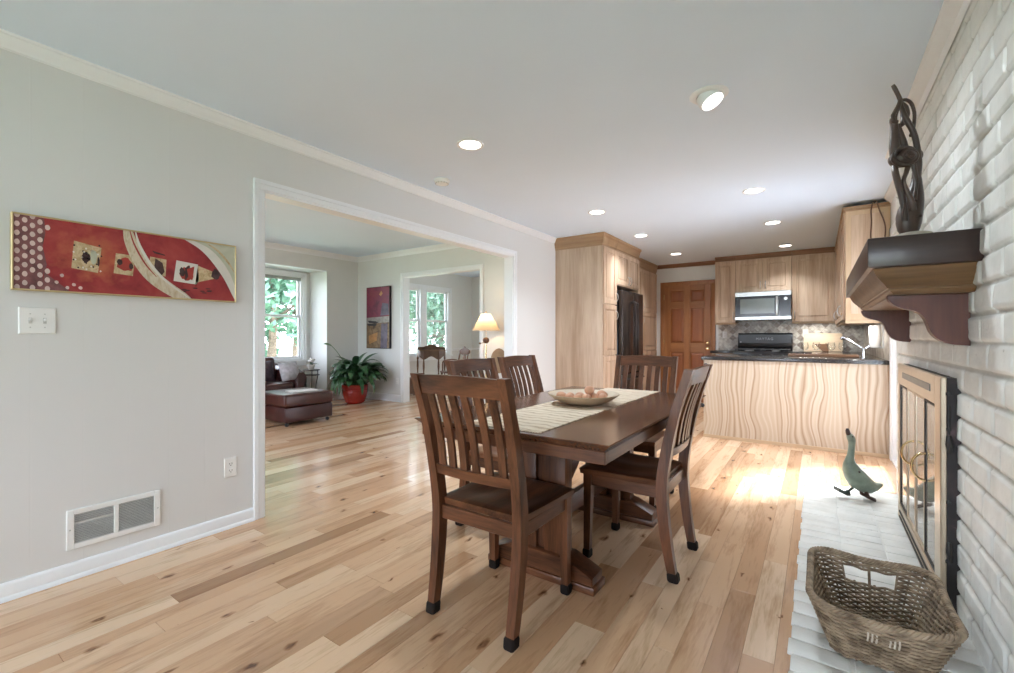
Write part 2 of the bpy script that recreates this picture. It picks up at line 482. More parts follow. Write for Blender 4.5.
def veneer():
    """bold wavy vertical figure, repeated like book-matched leaves across the panel"""
    m, nt, b = new_mat('figured_hickory_veneer')
    tc = N(nt, 'ShaderNodeTexCoord'); sp = N(nt, 'ShaderNodeSeparateXYZ'); nt.links.new(tc.outputs['Object'], sp.inputs[0])
    sc_ = N(nt, 'ShaderNodeMapping'); sc_.inputs['Scale'].default_value = (1.5, 1.5, 1.0); nt.links.new(tc.outputs['Object'], sc_.inputs[0])
    nw = N(nt, 'ShaderNodeTexNoise'); nw.inputs['Scale'].default_value = 2.6; nw.inputs['Detail'].default_value = .5; nt.links.new(sc_.outputs[0], nw.inputs['Vector'])
    wm = N(nt, 'ShaderNodeMath', operation='MULTIPLY_ADD'); wm.inputs[1].default_value = .16; nt.links.new(nw.outputs['Fac'], wm.inputs[0]); nt.links.new(sp.outputs[0], wm.inputs[2])
    a0 = N(nt, 'ShaderNodeMath', operation='ADD'); a0.inputs[1].default_value = 3.0; nt.links.new(wm.outputs[0], a0.inputs[0])
    pp = N(nt, 'ShaderNodeMath', operation='PINGPONG'); pp.inputs[1].default_value = .29; nt.links.new(a0.outputs[0], pp.inputs[0])
    cb = N(nt, 'ShaderNodeCombineXYZ'); nt.links.new(pp.outputs[0], cb.inputs[0])
    n1 = N(nt, 'ShaderNodeTexNoise'); n1.inputs['Scale'].default_value = 11; n1.inputs['Detail'].default_value = 1.0
    nt.links.new(cb.outputs[0], n1.inputs['Vector'])
    ml = N(nt, 'ShaderNodeMath', operation='MULTIPLY'); ml.inputs[1].default_value = 5.5; nt.links.new(n1.outputs['Fac'], ml.inputs[0])
    fr = N(nt, 'ShaderNodeMath', operation='PINGPONG'); fr.inputs[1].default_value = .5; nt.links.new(ml.outputs[0], fr.inputs[0])
    n2 = N(nt, 'ShaderNodeTexNoise'); n2.inputs['Scale'].default_value = 90; nt.links.new(cb.outputs[0], n2.inputs['Vector'])
    mx = N(nt, 'ShaderNodeMix', data_type='FLOAT'); mx.inputs[0].default_value = .22
    nt.links.new(fr.outputs[0], mx.inputs[2]); nt.links.new(n2.outputs['Fac'], mx.inputs[3])
    r = ramp(nt, [(.07, (.20, .11, .058)), (.16, (.34, .225, .14)), (.28, (.455, .35, .25)), (.5, (.52, .425, .325))])
    nt.links.new(mx.outputs[0], r.inputs[0]); nt.links.new(r.outputs[0], b.inputs['Base Color'])
    b.inputs['Roughness'].default_value = .42
    return m


def tile_mat():
    m, nt, b = new_mat('tumbled_tile')
    tc = N(nt, 'ShaderNodeTexCoord')
    sp = N(nt, 'ShaderNodeSeparateXYZ'); nt.links.new(tc.outputs['Object'], sp.inputs[0])
    ad = N(nt, 'ShaderNodeMath', operation='ADD'); nt.links.new(sp.outputs[0], ad.inputs[0]); nt.links.new(sp.outputs[1], ad.inputs[1])
    cb = N(nt, 'ShaderNodeCombineXYZ'); nt.links.new(ad.outputs[0], cb.inputs[0]); nt.links.new(sp.outputs[2], cb.inputs[1])
    mp = N(nt, 'ShaderNodeMapping'); mp.inputs['Rotation'].default_value = (0, 0, R(45)); nt.links.new(cb.outputs[0], mp.inputs[0])
    br = N(nt, 'ShaderNodeTexBrick'); br.offset = 0; br.inputs['Scale'].default_value = 1
    br.inputs['Brick Width'].default_value = .075; br.inputs['Row Height'].default_value = .075; br.inputs['Mortar Size'].default_value = .003
    br.inputs['Color1'].default_value = (.27, .215, .175, 1); br.inputs['Color2'].default_value = (.72, .70, .63, 1); br.inputs['Mortar'].default_value = (.50, .48, .44, 1)
    nt.links.new(mp.outputs[0], br.inputs['Vector'])
    nz = N(nt, 'ShaderNodeTexNoise'); nz.inputs['Scale'].default_value = 26; nt.links.new(tc.outputs['Object'], nz.inputs['Vector'])
    rp = ramp(nt, [(.3, (.62, .58, .55)), (.62, (1, 1, 1))]); nt.links.new(nz.outputs['Fac'], rp.inputs[0])
    mul = N(nt, 'ShaderNodeMix', data_type='RGBA', blend_type='MULTIPLY'); mul.inputs[0].default_value = 1
    nt.links.new(br.outputs['Color'], mul.inputs[6]); nt.links.new(rp.outputs[0], mul.inputs[7])
    nt.links.new(mul.outputs[2], b.inputs['Base Color']); b.inputs['Roughness'].default_value = .35
    return m


def granite():
    m, nt, b = new_mat('dark_granite')
    tc = N(nt, 'ShaderNodeTexCoord'); n1 = N(nt, 'ShaderNodeTexNoise'); n1.inputs['Scale'].default_value = 90; n1.inputs['Detail'].default_value = 5
    nt.links.new(tc.outputs['Object'], n1.inputs['Vector'])
    r = ramp(nt, [(.4, (.012, .011, .012)), (.62, (.05, .045, .043)), (.75, (.22, .19, .17))])
    nt.links.new(n1.outputs['Fac'], r.inputs[0]); nt.links.new(r.outputs[0], b.inputs['Base Color'])
    b.inputs['Roughness'].default_value = .14
    return m


def runner_mat():
    m, nt, b = new_mat('woven_runner')
    tc = N(nt, 'ShaderNodeTexCoord'); wv = N(nt, 'ShaderNodeTexWave'); wv.bands_direction = 'Y'
    wv.inputs['Scale'].default_value = 5.5; wv.inputs['Distortion'].default_value = 5; wv.inputs['Detail'].default_value = 3; wv.inputs['Detail Scale'].default_value = 2
    nt.links.new(tc.outputs['Object'], wv.inputs['Vector'])
    r = ramp(nt, [(0, (.50, .37, .25)), (.10, (.68, .55, .42)), (.3, (.76, .64, .50)), (1, (.82, .71, .58))])
    nt.links.new(wv.outputs['Fac'], r.inputs[0]); nt.links.new(r.outputs[0], b.inputs['Base Color'])
    b.inputs['Roughness'].default_value = .9
    bump(nt, b, wv.outputs['Fac'], .3, .003)
    return m


def wicker_mat(name, dark, light):
    m, nt, b = new_mat(name)
    tc = N(nt, 'ShaderNodeTexCoord'); n1 = N(nt, 'ShaderNodeTexNoise'); n1.inputs['Scale'].default_value = 24; n1.inputs['Detail'].default_value = 2
    nt.links.new(tc.outputs['Object'], n1.inputs['Vector'])
    r = ramp(nt, [(.34, dark), (.66, light)]); nt.links.new(n1.outputs['Fac'], r.inputs[0]); nt.links.new(r.outputs[0], b.inputs['Base Color'])
    b.inputs['Roughness'].default_value = .55
    return m


def mottled(name, stops, scale=12, rough=.5, stretch=(1, 1, 1), dist=.8):
    m, nt, b = new_mat(name)
    tc = N(nt, 'ShaderNodeTexCoord'); mp = N(nt, 'ShaderNodeMapping'); mp.inputs['Scale'].default_value = stretch
    n1 = N(nt, 'ShaderNodeTexNoise'); n1.inputs['Scale'].default_value = scale; n1.inputs['Detail'].default_value = 6; n1.inputs['Distortion'].default_value = dist
    nt.links.new(tc.outputs['Object'], mp.inputs[0]); nt.links.new(mp.outputs[0], n1.inputs['Vector'])
    r = ramp(nt, stops); nt.links.new(n1.outputs['Fac'], r.inputs[0]); nt.links.new(r.outputs[0], b.inputs['Base Color'])
    b.inputs['Roughness'].default_value = rough
    return m


M['rust'] = mottled('rusty_iron', [(.45, (.016, .012, .011)), (.58, (.035, .020, .020)), (.72, (.16, .10, .105))], 9, .6)
M['floor'] = floor_material()
M['brick'] = brick_paint()
M['groove'] = groove_paint()
M['veneer'] = veneer()
M['tile'] = tile_mat()
M['granite'] = granite()
M['runner'] = runner_mat()
M['wicker'] = wicker_mat('weathered_wicker', (.13, .088, .053), (.36, .27, .18))
M['wicker_pale'] = wicker_mat('pale_wicker', (.40, .34, .26), (.62, .56, .47))
M['lawn'] = mottled('lawn', [(.3, (.14, .20, .13)), (.7, (.30, .36, .27))], 5, .9)
M['crown_leaf'] = mottled('tree_leaf', [(.3, (.030, .085, .050)), (.55, (.075, .16, .105)), (.75, (.20, .30, .22))], 3, .6)
M['bark'] = mottled('bark', [(.3, (.05, .035, .025)), (.7, (.14, .10, .07))], 14, .9)


# ------------------------------------------------------------------ the setting: floor
def build_floor():
    bm = bmesh.new(); lay = bm.loops.layers.float_color.new('plank')
    rnd = random.Random(3)
    x = -7.9
    while x < 0.62:
        wd = rnd.choice((.075, .10, .10, .125))
        y = -3.1 - rnd.random()*1.2
        while y < 8.9:
            L = rnd.uniform(.45, 1.7)
            y1 = min(y+L, 8.95); y0 = max(y, -3.1)
            if y1 > y0+.02:
                t = min(max(rnd.gauss(.52, .26), 0), 1)
                c = (t, rnd.random(), rnd.random(), 1)
                g = .0009; d = .0022
                a = [(x+g, y0+g, 0), (x+wd-g, y0+g, 0), (x+wd-g, y1-g, 0), (x+g, y1-g, 0)]
                o = [(x, y0, -d), (x+wd, y0, -d), (x+wd, y1, -d), (x, y1, -d)]
                A = [bm.verts.new(p) for p in a]; O = [bm.verts.new(p) for p in o]
                fs = [bm.faces.new(A)] + [bm.faces.new((O[i], O[(i+1) % 4], A[(i+1) % 4], A[i])) for i in range(4)]
                for f in fs:
                    for l in f.loops: l[lay] = c
            y += L
        x += wd
    # slab under the planks
    v = [bm.verts.new(p) for p in ((-7.9, -3.1, -.06), (.75, -3.1, -.06), (.75, 8.95, -.06), (-7.9, 8.95, -.06))]
    f = bm.faces.new(v)
    for l in f.loops: l[lay] = (.3, .3, .3, 1)
    me = bpy.data.meshes.new('floor'); bm.to_mesh(me); bm.free(); me.materials.append(M['floor'])
    o = bpy.data.objects.new('floor', me); COL.objects.link(o); struct(o)
    MW[o] = Matrix.Identity(4)
    return o


build_floor()

XL = -2.89        # left wall face
WT = .11
XR = .56          # right wall face (kitchen side)
XB = .465         # brick face
YB = 8.40         # kitchen back wall
LX = -7.14; LY = 5.40; LH = 2.62       # living room far wall, end wall, ceiling
OY0, OY1, OZ = 1.47, 4.31, 2.065       # wide opening in the left wall


def sbox(name, *b, mat='paint', parent=None):
    mb = MB()
    for q in b: mb.box(*q)
    return struct(mb.build(name, M[mat], parent, smooth=False))


# ceilings
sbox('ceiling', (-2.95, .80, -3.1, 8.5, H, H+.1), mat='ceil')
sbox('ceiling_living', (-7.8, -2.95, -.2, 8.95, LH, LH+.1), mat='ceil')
# left wall with wide opening (grooved panels facing the dining area)
sbox('wall_left', (XL-WT, XL, -3.0, OY0, 0, LH), (XL-WT, XL, OY1, 8.9, 0, LH), (XL-WT, XL, OY0, OY1, OZ, LH), mat='groove')
# right wall, kitchen side, with a glazed patio door opening
DY0, DY1, DZ = 4.34, 5.40, 2.06
sbox('wall_right', (XR, XR+.14, DY1, YB+.1, 0, H), (XR, XR+.14, 4.25, DY0, 0, H), (XR, XR+.14, DY0, DY1, DZ, H))
# kitchen back wall
sbox('wall_back', (-3.0, XR+.14, YB, YB+.12, 0, H))
# unseen wall behind the camera: wide window opening added for fill daylight
sbox('wall_front', (XL-WT, -2.55, -3.1, -3.0, 0, H), (.2, .75, -3.1, -3.0, 0, H), (-2.55, .2, -3.1, -3.0, 2.1, H), (-2.55, .2, -3.1, -3.0, 0, .35))
# living room / dining room shell
BY0, BY1, BZ = 2.35, 4.747, 2.305      # box bay in the far wall
sbox('wall_living_far', (LX-.1, LX, BY1, 6.30, 0, LH), (LX-.1, LX, -.2, BY0, 0, LH), (LX-.1, LX, BY0, BY1, BZ, LH),
     (LX-.1, LX, 6.30, 7.95, 0, .72), (LX-.1, LX, 6.30, 7.95, 2.20, LH), (LX-.1, LX, 7.95, 8.9, 0, LH), mat='paint_living')
BX = -7.66                             # bay window wall
sbox('wall_bay', (BX-.1, BX, BY0-.1, 3.62, 0, BZ+.1), (BX-.1, BX, 4.60, BY1+.1, 0, BZ+.1), (BX-.1, BX, 3.62, 4.60, 0, .73), (BX-.1, BX, 3.62, 4.60, 2.22, BZ+.1),
     (BX, LX-.1, BY1, BY1+.1, 0, BZ+.1), (BX, LX-.1, BY0-.1, BY0, 0, BZ+.1), (BX, LX-.1, BY0, BY1, BZ, BZ+.1), mat='paint_living')
PX0, PX1, PZ = -5.90, -4.215, 2.175    # doorway between living and dining room
sbox('wall_living_end', (LX, PX0, LY, LY+.125, 0, LH), (PX1, XL-WT, LY, LY+.125, 0, LH), (PX0, PX1, LY, LY+.125, PZ, LH), mat='paint_living')
sbox('wall_living_near', (LX, -6.4, -.2, -.1, 0, LH), (-4.2, XL-WT, -.2, -.1, 0, LH), (-6.4, -4.2, -.2, -.1, 2.15, LH), (-6.4, -4.2, -.2, -.1, 0, .5), mat='paint_living')  # unseen wall, window opening added to bring daylight into the living room
sbox('wall_dining_end', (LX, -4.8, 8.8, 8.9, 0, LH), (-3.3, XL-WT, 8.8, 8.9, 0, LH), (-4.8, -3.3, 8.8, 8.9, 0, .75), (-4.8, -3.3, 8.8, 8.9, 2.2, LH), mat='paint_living')  # window opening added out of view to bring daylight into the dining room


# ---- brick chimney breast as a height field
def build_brick():
    bm = bmesh.new()
    ph, pl = .1015, .235
    rnd = random.Random(11)
    cache = {}
    ml = bm.verts.layers.float.new('joint')

    def h(y, z):
        row = int(z//ph); fz = z/ph-row
        yy = y + (pl*.5 if row % 2 else 0) + .03*math.sin(row*1.7)
        colm = math.floor(yy/pl); fy = yy/pl-colm
        k = (row, colm)
        if k not in cache: cache[k] = (rnd.uniform(-.002, .002), rnd.uniform(-.003, .003), rnd.uniform(-.0025, .0025))
        off, ty, tz = cache[k]
        wob = .0018*noise.noise((y*14, z*14, 3))
        dz = min(fz, 1-fz)*ph + wob; dy = min(fy, 1-fy)*pl + wob
        d = min(dz, dy)
        e = min(max((d-.0045)/.0075, 0), 1); e = e*e*(3-2*e)
        rough = .0016*noise.noise((y*22, z*22, 0)) + .0011*noise.noise((y*60, z*60, 7))
        return XB + .0125*(1-e) + e*(off + ty*(fy-.5) + tz*(fz-.5)) + rough, 1-e

    def grid(y0, y1, dy, hole=False):
        ny = int(round((y1-y0)/dy)); nz = int(round(H/(.0098 if dy < .02 else dy)))
        V = {}
        for i in range(ny+1):
            for j in range(nz+1):
                y = y0+(y1-y0)*i/ny; z = H*j/nz
                hx, je = h(y, z); V[i, j] = bm.verts.new((hx, y, z)); V[i, j][ml] = je
        for i in range(ny):
            for j in range(nz):
                yc = y0+(y1-y0)*(i+.5)/ny; zc = H*(j+.5)/nz
                if hole and 2.62 < yc < 3.68 and zc < .93: continue
                bm.faces.new((V[i, j], V[i, j+1], V[i+1, j+1], V[i+1, j]))
    grid(1.6, 4.25, .0098, True)
    grid(-3.0, 1.6, .03)
    # returns at the far end and the body behind
    for q in (((XB, 4.25, 0), (XB, 4.25, H), (.80, 4.25, H), (.80, 4.25, 0)), ((.80, -3.0, 0), (.80, 4.25, 0), (.80, 4.25, H), (.80, -3.0, H))):
        bm.faces.new([bm.verts.new(p) for p in q])
    me = bpy.data.meshes.new('wall_brick'); bm.to_mesh(me); bm.free(); me.materials.append(M['brick'])
    me.polygons.foreach_set('use_smooth', [True]*len(me.polygons))
    o = bpy.data.objects.new('wall_brick', me); COL.objects.link(o); struct(o); MW[o] = Matrix.Identity(4)


build_brick()

# ---- hearth: flush slab of white painted brick, rough left edge
def build_hearth():
    mb = MB()
    rnd = random.Random(5)
    y = -2.9
    # soldier course bricks laid across, painted over
    while y < 4.24:
        y1 = min(y + .098, 4.25)
        x0 = -.085 + rnd.uniform(-.006, .006)
        for a, b_ in ((x0, .10+rnd.uniform(-.01, .01)), (.105, .29), (.295, XB+.02)):
            mb.box(a, b_-.001, y+.002, y1-.002, -.01, .010+rnd.uniform(-.0012, .0012), bev=.004, seg=2)
        y = y1
    mb.box(-.075, XB+.02, -2.9, 4.245, -.01, .0065)
    o = struct(mb.build('floor_hearth', M['brick']))


build_hearth()

# ---- trim
def cornice(name, axis, a, b, face, sign, zc, mat='trim', d=.052, hgt=.062):
    """small cove cornice along 'axis' from a to b on a wall at 'face', growing in 'sign' direction, ceiling at zc"""
    prof = [(0, 0), (d, 0), (d, -.010), (d*.82, -.014), (d*.70, -.026), (d*.42, -.043), (d*.24, -.050), (d*.20, -.056), (0, -hgt)]
    mb = MB()
    poly = [(face + sign*u, zc + v) for u, v in prof]
    mb.prism(poly, 'y' if axis == 'y' else 'x', a, b)
    return struct(mb.build(name, M[mat]))


cornice('trim_crown_left', 'y', -3.0, 5.33, XL, 1, H)
cornice('trim_crown_brick', 'y', -3.0, 4.25, XB-.004, -1, H, d=.06, hgt=.075)
cornice('trim_crown_right', 'y', 4.25, 5.49, XR, -1, H)
cornice('trim_crown_back', 'x', -2.45, -1.40, YB, -1, H, 'crown_brown', d=.05, hgt=.065)
cornice('trim_crown_living_end', 'x', LX, XL-WT, LY, -1, LH, d=.07, hgt=.085)
cornice('trim_crown_living_far', 'y', -.1, LY, LX, 1, LH, d=.07, hgt=.085)


def baseboard(name, axis, a, b, face, sign, h=.078):
    prof = [(0, 0), (.022, 0), (.021, .010), (.015, .018), (.013, .020), (.013, h-.012), (.010, h-.004), (.006, h), (0, h)]
    mb = MB(); mb.prism([(face+sign*u, v) for u, v in prof], 'y' if axis == 'y' else 'x', a, b)
    return struct(mb.build(name, M['trim']))


baseboard('baseboard_left', 'y', -3.0, OY0-.06, XL, 1)
baseboard('baseboard_left_far', 'y', OY1+.06, 5.33, XL, 1)
baseboard('baseboard_living_end', 'x', LX, PX0-.06, LY, -1, .12)
baseboard('baseboard_living_end_right', 'x', PX1+.06, XL-WT, LY, -1, .12)
baseboard('baseboard_living_far', 'y', BY1, LY, LX, 1, .12)
baseboard('baseboard_back', 'x', -2.45, -2.37, YB, -1)
baseboard('baseboard_dining_far', 'y', LY+.13, 8.8, LX, 1, .12)


def casing_y(name, x, sign, y0, y1, z1, w=.062, z0=0.0, mat='trim', dep=.02):
    """casing around an opening in an x = const wall, on the side 'sign'"""
    mb = MB(); b_ = w*.45
    mb.box(x, x+sign*dep*.7, y0-w+b_, y0, z0, z1, .002, 1); mb.box(x, x+sign*dep*.7, y1, y1+w-b_, z0, z1, .002, 1)
    mb.box(x, x+sign*dep*.7, y0-w+b_, y1+w-b_, z1, z1+w-b_, .002, 1)
    mb.box(x, x+sign*dep, y0-w, y0-w+b_, z0, z1+w-b_, .003, 1); mb.box(x, x+sign*dep, y1+w-b_, y1+w, z0, z1+w-b_, .003, 1)
    mb.box(x, x+sign*dep, y0-w, y1+w, z1+w-b_, z1+w, .003, 1)
    return struct(mb.build(name, M[mat], smooth=False))


def casing_x(name, y, sign, x0, x1, z1, w=.062, z0=0.0, mat='trim', dep=.02):
    mb = MB(); b_ = w*.45
    mb.box(x0-w+b_, x0, y, y+sign*dep*.7, z0, z1, .002, 1); mb.box(x1, x1+w-b_, y, y+sign*dep*.7, z0, z1, .002, 1)
    mb.box(x0-w+b_, x1+w-b_, y, y+sign*dep*.7, z1, z1+w-b_, .002, 1)
    mb.box(x0-w, x0-w+b_, y, y+sign*dep, z0, z1+w-b_, .003, 1); mb.box(x1+w-b_, x1+w, y, y+sign*dep, z0, z1+w-b_, .003, 1)
    mb.box(x0-w, x1+w, y, y+sign*dep, z1+w-b_, z1+w, .003, 1)
    return struct(mb.build(name, M[mat], smooth=False))


casing_y('trim_opening', XL, 1, OY0, OY1, OZ)
casing_y('trim_opening_living', XL-WT, -1, OY0, OY1, OZ)
# smooth white jamb lining of the wide opening
mb = MB()
mb.box(XL-WT-.004, XL+.004, OY0, OY0+.012, 0, OZ); mb.box(XL-WT-.004, XL+.004, OY1-.012, OY1, 0, OZ); mb.box(XL-WT-.004, XL+.004, OY0, OY1, OZ-.012, OZ)
struct(mb.build('trim_jamb', M['trim']))
casing_x('trim_doorway', LY, -1, PX0, PX1, PZ)
mb = MB()
mb.box(PX0, PX0+.012, LY-.004, LY+.129, 0, PZ); mb.box(PX1-.012, PX1, LY-.004, LY+.129, 0, PZ); mb.box(PX0, PX1, LY-.004, LY+.129, PZ-.012, PZ)
struct(mb.build('trim_doorway_jamb', M['trim']))
mb = MB(); mb.prism([(LX, .80), (LX+.018, .80), (LX+.022, .82), (LX+.03, .835), (LX+.018, .85), (LX, .855)], 'y', 8.02, 8.8)
struct(mb.build('trim_chair_rail', M['trim']))
mb = MB(); mb.prism([(8.8, .80), (8.782, .80), (8.778, .82), (8.77, .835), (8.782, .85), (8.8, .855)], 'x', LX, -4.9)
struct(mb.build('trim_chair_rail_end', M['trim']))
# edge of the bay opening
mb = MB(); mb.box(LX-.1, LX+.006, BY0+.0, BY1-.0, BZ-.012, BZ); struct(mb.build('trim_bay_head', M['trim']))


# ---- windows: double-hung sash in x = const wall facing +x
def sash_window(name, x, y0, y1, z0, z1, zm, case_w=.07, blind=0.0, mull=None):
    """x: inner wall face; opening y0..y1, z0..z1; zm: meeting rail height"""
    root = MB()
    # casing and sill
    for k, (a, dd) in enumerate(((0, .018), (case_w*.6, .026))):
        root.box(x, x+dd, y0-case_w, y0-a, z0-.02, z1+case_w, .003, 1)
        root.box(x, x+dd, y1+a, y1+case_w, z0-.02, z1+case_w, .003, 1)
        root.box(x, x+dd, y0-case_w, y1+case_w, z1+a, z1+case_w, .003, 1)
    root.box(x-.10, x+.05, y0-case_w-.015, y1+case_w+.015, z0-.035, z0-.005, .004, 1)
    root.box(x, x+.015, y0-case_w, y1+case_w, z0-.11, z0-.035, .003, 1)
    # frame lining
    root.box(x-.10, x, y0, y0+.025, z0, z1); root.box(x-.10, x, y1-.025, y1, z0, z1); root.box(x-.10, x, y0, y1, z1-.025, z1); root.box(x-.10, x, y0, y1, z0-.01, z0+.015)
    if mull:
        root.box(x-.10, x+.012, mull[0], mull[1], z0, z1, .003, 1)
    w_ = struct(root.build(name, M['trim']))
    spans = [(y0+.025, y1-.025)] if not mull else [(y0+.025, mull[0]), (mull[1], y1-.025)]
    for a, b_ in spans:
        for (za, zb, xo) in ((zm-.02, z1-.025, x-.075), (z0+.015, zm+.02, x-.045)):
            s = MB(); t = .038
            s.box(xo-.017, xo+.017, a, a+t, za, zb, .004, 1); s.box(xo-.017, xo+.017, b_-t, b_, za, zb, .004, 1)
            s.box(xo-.0165, xo+.0165, a+t-.001, b_-t+.001, za, za+t+.006, .004, 1); s.box(xo-.0165, xo+.0165, a+t-.001, b_-t+.001, zb-t, zb, .004, 1)
            so = struct(s.build('window_sash', M['trim'], w_))
            p = MB(); p.box(xo-.003, xo+.003, a+t-.002, b_-t+.002, za+t, zb-t+.002); struct(p.build('window_pane', M['glass'], so, smooth=False))
    if blind:
        for a, b_ in spans:
            p = MB(); p.box(x-.030, x-.004, a+.002, b_-.002, z1-.025-blind, z1-.026, .006, 2); struct(p.build('window_blind', M['blind'], w_))
    return w_


sash_window('window_1', BX, 3.62, 4.60, .73, 2.22, 1.50, blind=.06)
sash_window('window_2', LX, 6.30, 7.95, .72, 2.20, 1.49, case_w=.075, mull=(7.02, 7.21))
# simple fixed windows added behind the camera and out of sight for fill daylight
def fixed_window(name, axis, at, a, b_, z0, z1, n):
    mb = MB(); t = .05
    def bx(u0, u1, za, zb, d0=-.03, d1=.03):
        if axis == 'y': mb.box(u0, u1, at+d0, at+d1, za, zb)
        else: mb.box(at+d0, at+d1, u0, u1, za, zb)
    bx(a, b_, z0, z0+t); bx(a, b_, z1-t, z1)
    for i in range(n+1):
        u = a+(b_-a-t)*i/n; bx(u, u+t, z0, z1)
    w_ = struct(mb.build(name, M['trim'], smooth=False))
    mb = MB(); bx(a+.01, b_-.01, z0+.01, z1-.01, -.004, .004)
    struct(mb.build('window_pane', M['glass'], w_, smooth=False))
    return w_


fixed_window('window_fill_3', 'y', -3.05, -2.55, .2, .35, 2.1, 3)
fixed_window('window_fill_4', 'y', -.15, -6.4, -4.2, .5, 2.15, 2)
fixed_window('window_fill_5', 'y', 8.85, -4.8, -3.3, .75, 2.2, 2)

# ---- glazed patio door in right wall
mb = MB()
mb.box(XR-.012, XR+.002, DY0-.08, DY0+.0, 0, DZ+.08, .003, 1); mb.box(XR-.012, XR+.002, DY1, DY1+.08, 0, DZ+.08, .003, 1); mb.box(XR-.012, XR+.002, DY0-.08, DY1+.08, DZ, DZ+.08, .003, 1)
mb.box(XR, XR+.14, DY0, DY0+.03, 0, DZ); mb.box(XR, XR+.14, DY1-.03, DY1, 0, DZ); mb.box(XR, XR+.14, DY0, DY1, DZ-.03, DZ); mb.box(XR-.005, XR+.14, DY0, DY1, 0, .02)
d2 = struct(mb.build('door_2', M['trim']))
mb = MB(); a, b_ = DY0+.03, DY1-.03
mb.box(XR+.03, XR+.07, a, a+.09, .02, DZ-.03, .004, 1); mb.box(XR+.03, XR+.07, b_-.09, b_, .02, DZ-.03, .004, 1)
mb.box(XR+.03, XR+.07, a+.09, b_-.09, .02, .20, .004, 1); mb.box(XR+.03, XR+.07, a+.09, b_-.09, DZ-.14, DZ-.03, .004, 1)
lf = struct(mb.build('door_leaf', M['trim'], d2))
mb = MB(); mb.box(XR+.046, XR+.054, a+.08, b_-.08, .19, DZ-.13); struct(mb.build('door_pane', M['glass'], lf, smooth=False))
mb = MB(); mb.tube([(XR+.03, a+.045, 1.0), (XR-.02, a+.045, 1.0)], .009, 10); mb.tube([(XR-.02, a+.04, 1.0), (XR-.022, a+.13, 1.0)], [.01, .007], 10)
struct(mb.build('door_handle', M['steel'], lf))

# ---- six-panel pine door in the kitchen back wall
KX0, KX1 = -2.30, -1.515
mb = MB()
w_ = .07; zt = 2.05; y = YB
mb.box(KX0-w_, KX0, y-.02, y, 0, zt+w_, .004, 2); mb.box(KX1, KX1+w_, y-.02, y, 0, zt+w_, .004, 2); mb.box(KX0-w_+.001, KX1+w_-.001, y-.021, y, zt, zt+w_, .004, 2)
mb.box(KX0-w_, KX0-w_+.02, y-.028, y-.01, 0, zt+w_, .004, 2); mb.box(KX1+w_-.02, KX1+w_, y-.028, y-.01, 0, zt+w_, .004, 2); mb.box(KX0-w_, KX1+w_, y-.028, y-.01, zt+w_-.02, zt+w_, .004, 2)
d1 = struct(mb.build('door_1', M['pine_z']))
mb = MB(); mb.box(KX0, KX1, y-.012, y-.002, 0, zt)
st = .105; cx = (KX0+KX1)/2
zs = [(.20, .86), (1.02, 1.65), (1.745, 1.965)]
rails_z = [(0, .20), (.86, 1.02), (1.65, 1.745), (1.965, zt)]
for a, b_ in ((KX0, KX0+st), (cx-.05, cx+.05), (KX1-st, KX1)): mb.box(a, b_, y-.03, y-.011, 0, zt, .004, 1)
leaf = struct(mb.build('door_leaf', M['pine_z'], d1))
mb = MB()
for a, b_ in rails_z:
    mb.box(KX0+st, cx-.05, y-.0295, y-.011, a, b_, .003, 1); mb.box(cx+.05, KX1-st, y-.0295, y-.011, a, b_, .003, 1)
struct(mb.build('door_rails', M['pine_x'], leaf))
for a, b_ in zs:
    for u0, u1 in ((KX0+st, cx-.05), (cx+.05, KX1-st)):
        mb = MB()
        mb.loft([[(u0+.012, y-.013, a+.012), (u1-.012, y-.013, a+.012), (u1-.012, y-.013, b_-.012), (u0+.012, y-.013, b_-.012)],
                 [(u0+.045, y-.027, a+.045), (u1-.045, y-.027, a+.045), (u1-.045, y-.027, b_-.045), (u0+.045, y-.027, b_-.045)]])
        struct(mb.build('door_panel', M['pine_red'], leaf, smooth=False))
for z in (.93, 1.03):
    mb = MB(); mb.lathe([(.030, -.030), (.030, -.036), (.011, -.040), (.011, -.062), (.026, -.070), (.029, -.082), (.020, -.094), (.001, -.097)], 16, (KX1-.055, y, z), 'y')
    struct(mb.build('door_knob', M['brass'], leaf))
for z in (.25, 1.05, 1.85):
    mb = MB(); mb.tube([(KX0-.002, y-.032, z-.045), (KX0-.002, y-.032, z+.045)], .008, 8); struct(mb.build('door_hinge', M['brass'], leaf))

# ---- backsplash
mb = MB(); mb.box(-1.40, XR, YB-.010, YB, .915, 1.40); mb.box(XR-.010, XR, 5.50, YB, .915, 1.42)
struct(mb.build('wall_backsplash', M['tile'], smooth=False))

# ---- outdoors: ground around the house
mb = MB(); mb.box(-60, -7.95, -40, 40, -.5, -.3); mb.box(-7.95, 3, 9.2, 40, -.5, -.3); mb.box(-7.95, 30, -40, -3.4, -.5, -.3)
struct(mb.build('ground_lawn', M['lawn'], smooth=False))
mb = MB(); mb.box(.95, 30, -3.4, 20, -.4, -.2); struct(mb.build('ground_patio', M['concrete'], smooth=False))

# ---- portals that guide sky light through the windows
portal('portal_bay', (BX-.12, 4.11, 1.475), (.98, 1.49), (1, 0, 0))
portal('portal_dining', (LX-.12, 7.125, 1.46), (1.65, 1.48), (1, 0, 0))
portal('portal_behind', (-1.175, -3.12, 1.225), (2.75, 1.75), (0, 1, 0))
portal('portal_living', (-5.3, -.22, 1.325), (2.2, 1.65), (0, 1, 0))
portal('portal_dining_end', (-4.05, 8.92, 1.475), (1.5, 1.45), (0, -1, 0))
portal('portal_patio', (XR+.16, 4.87, 1.03), (1.06, 2.06), (-1, 0, 0))

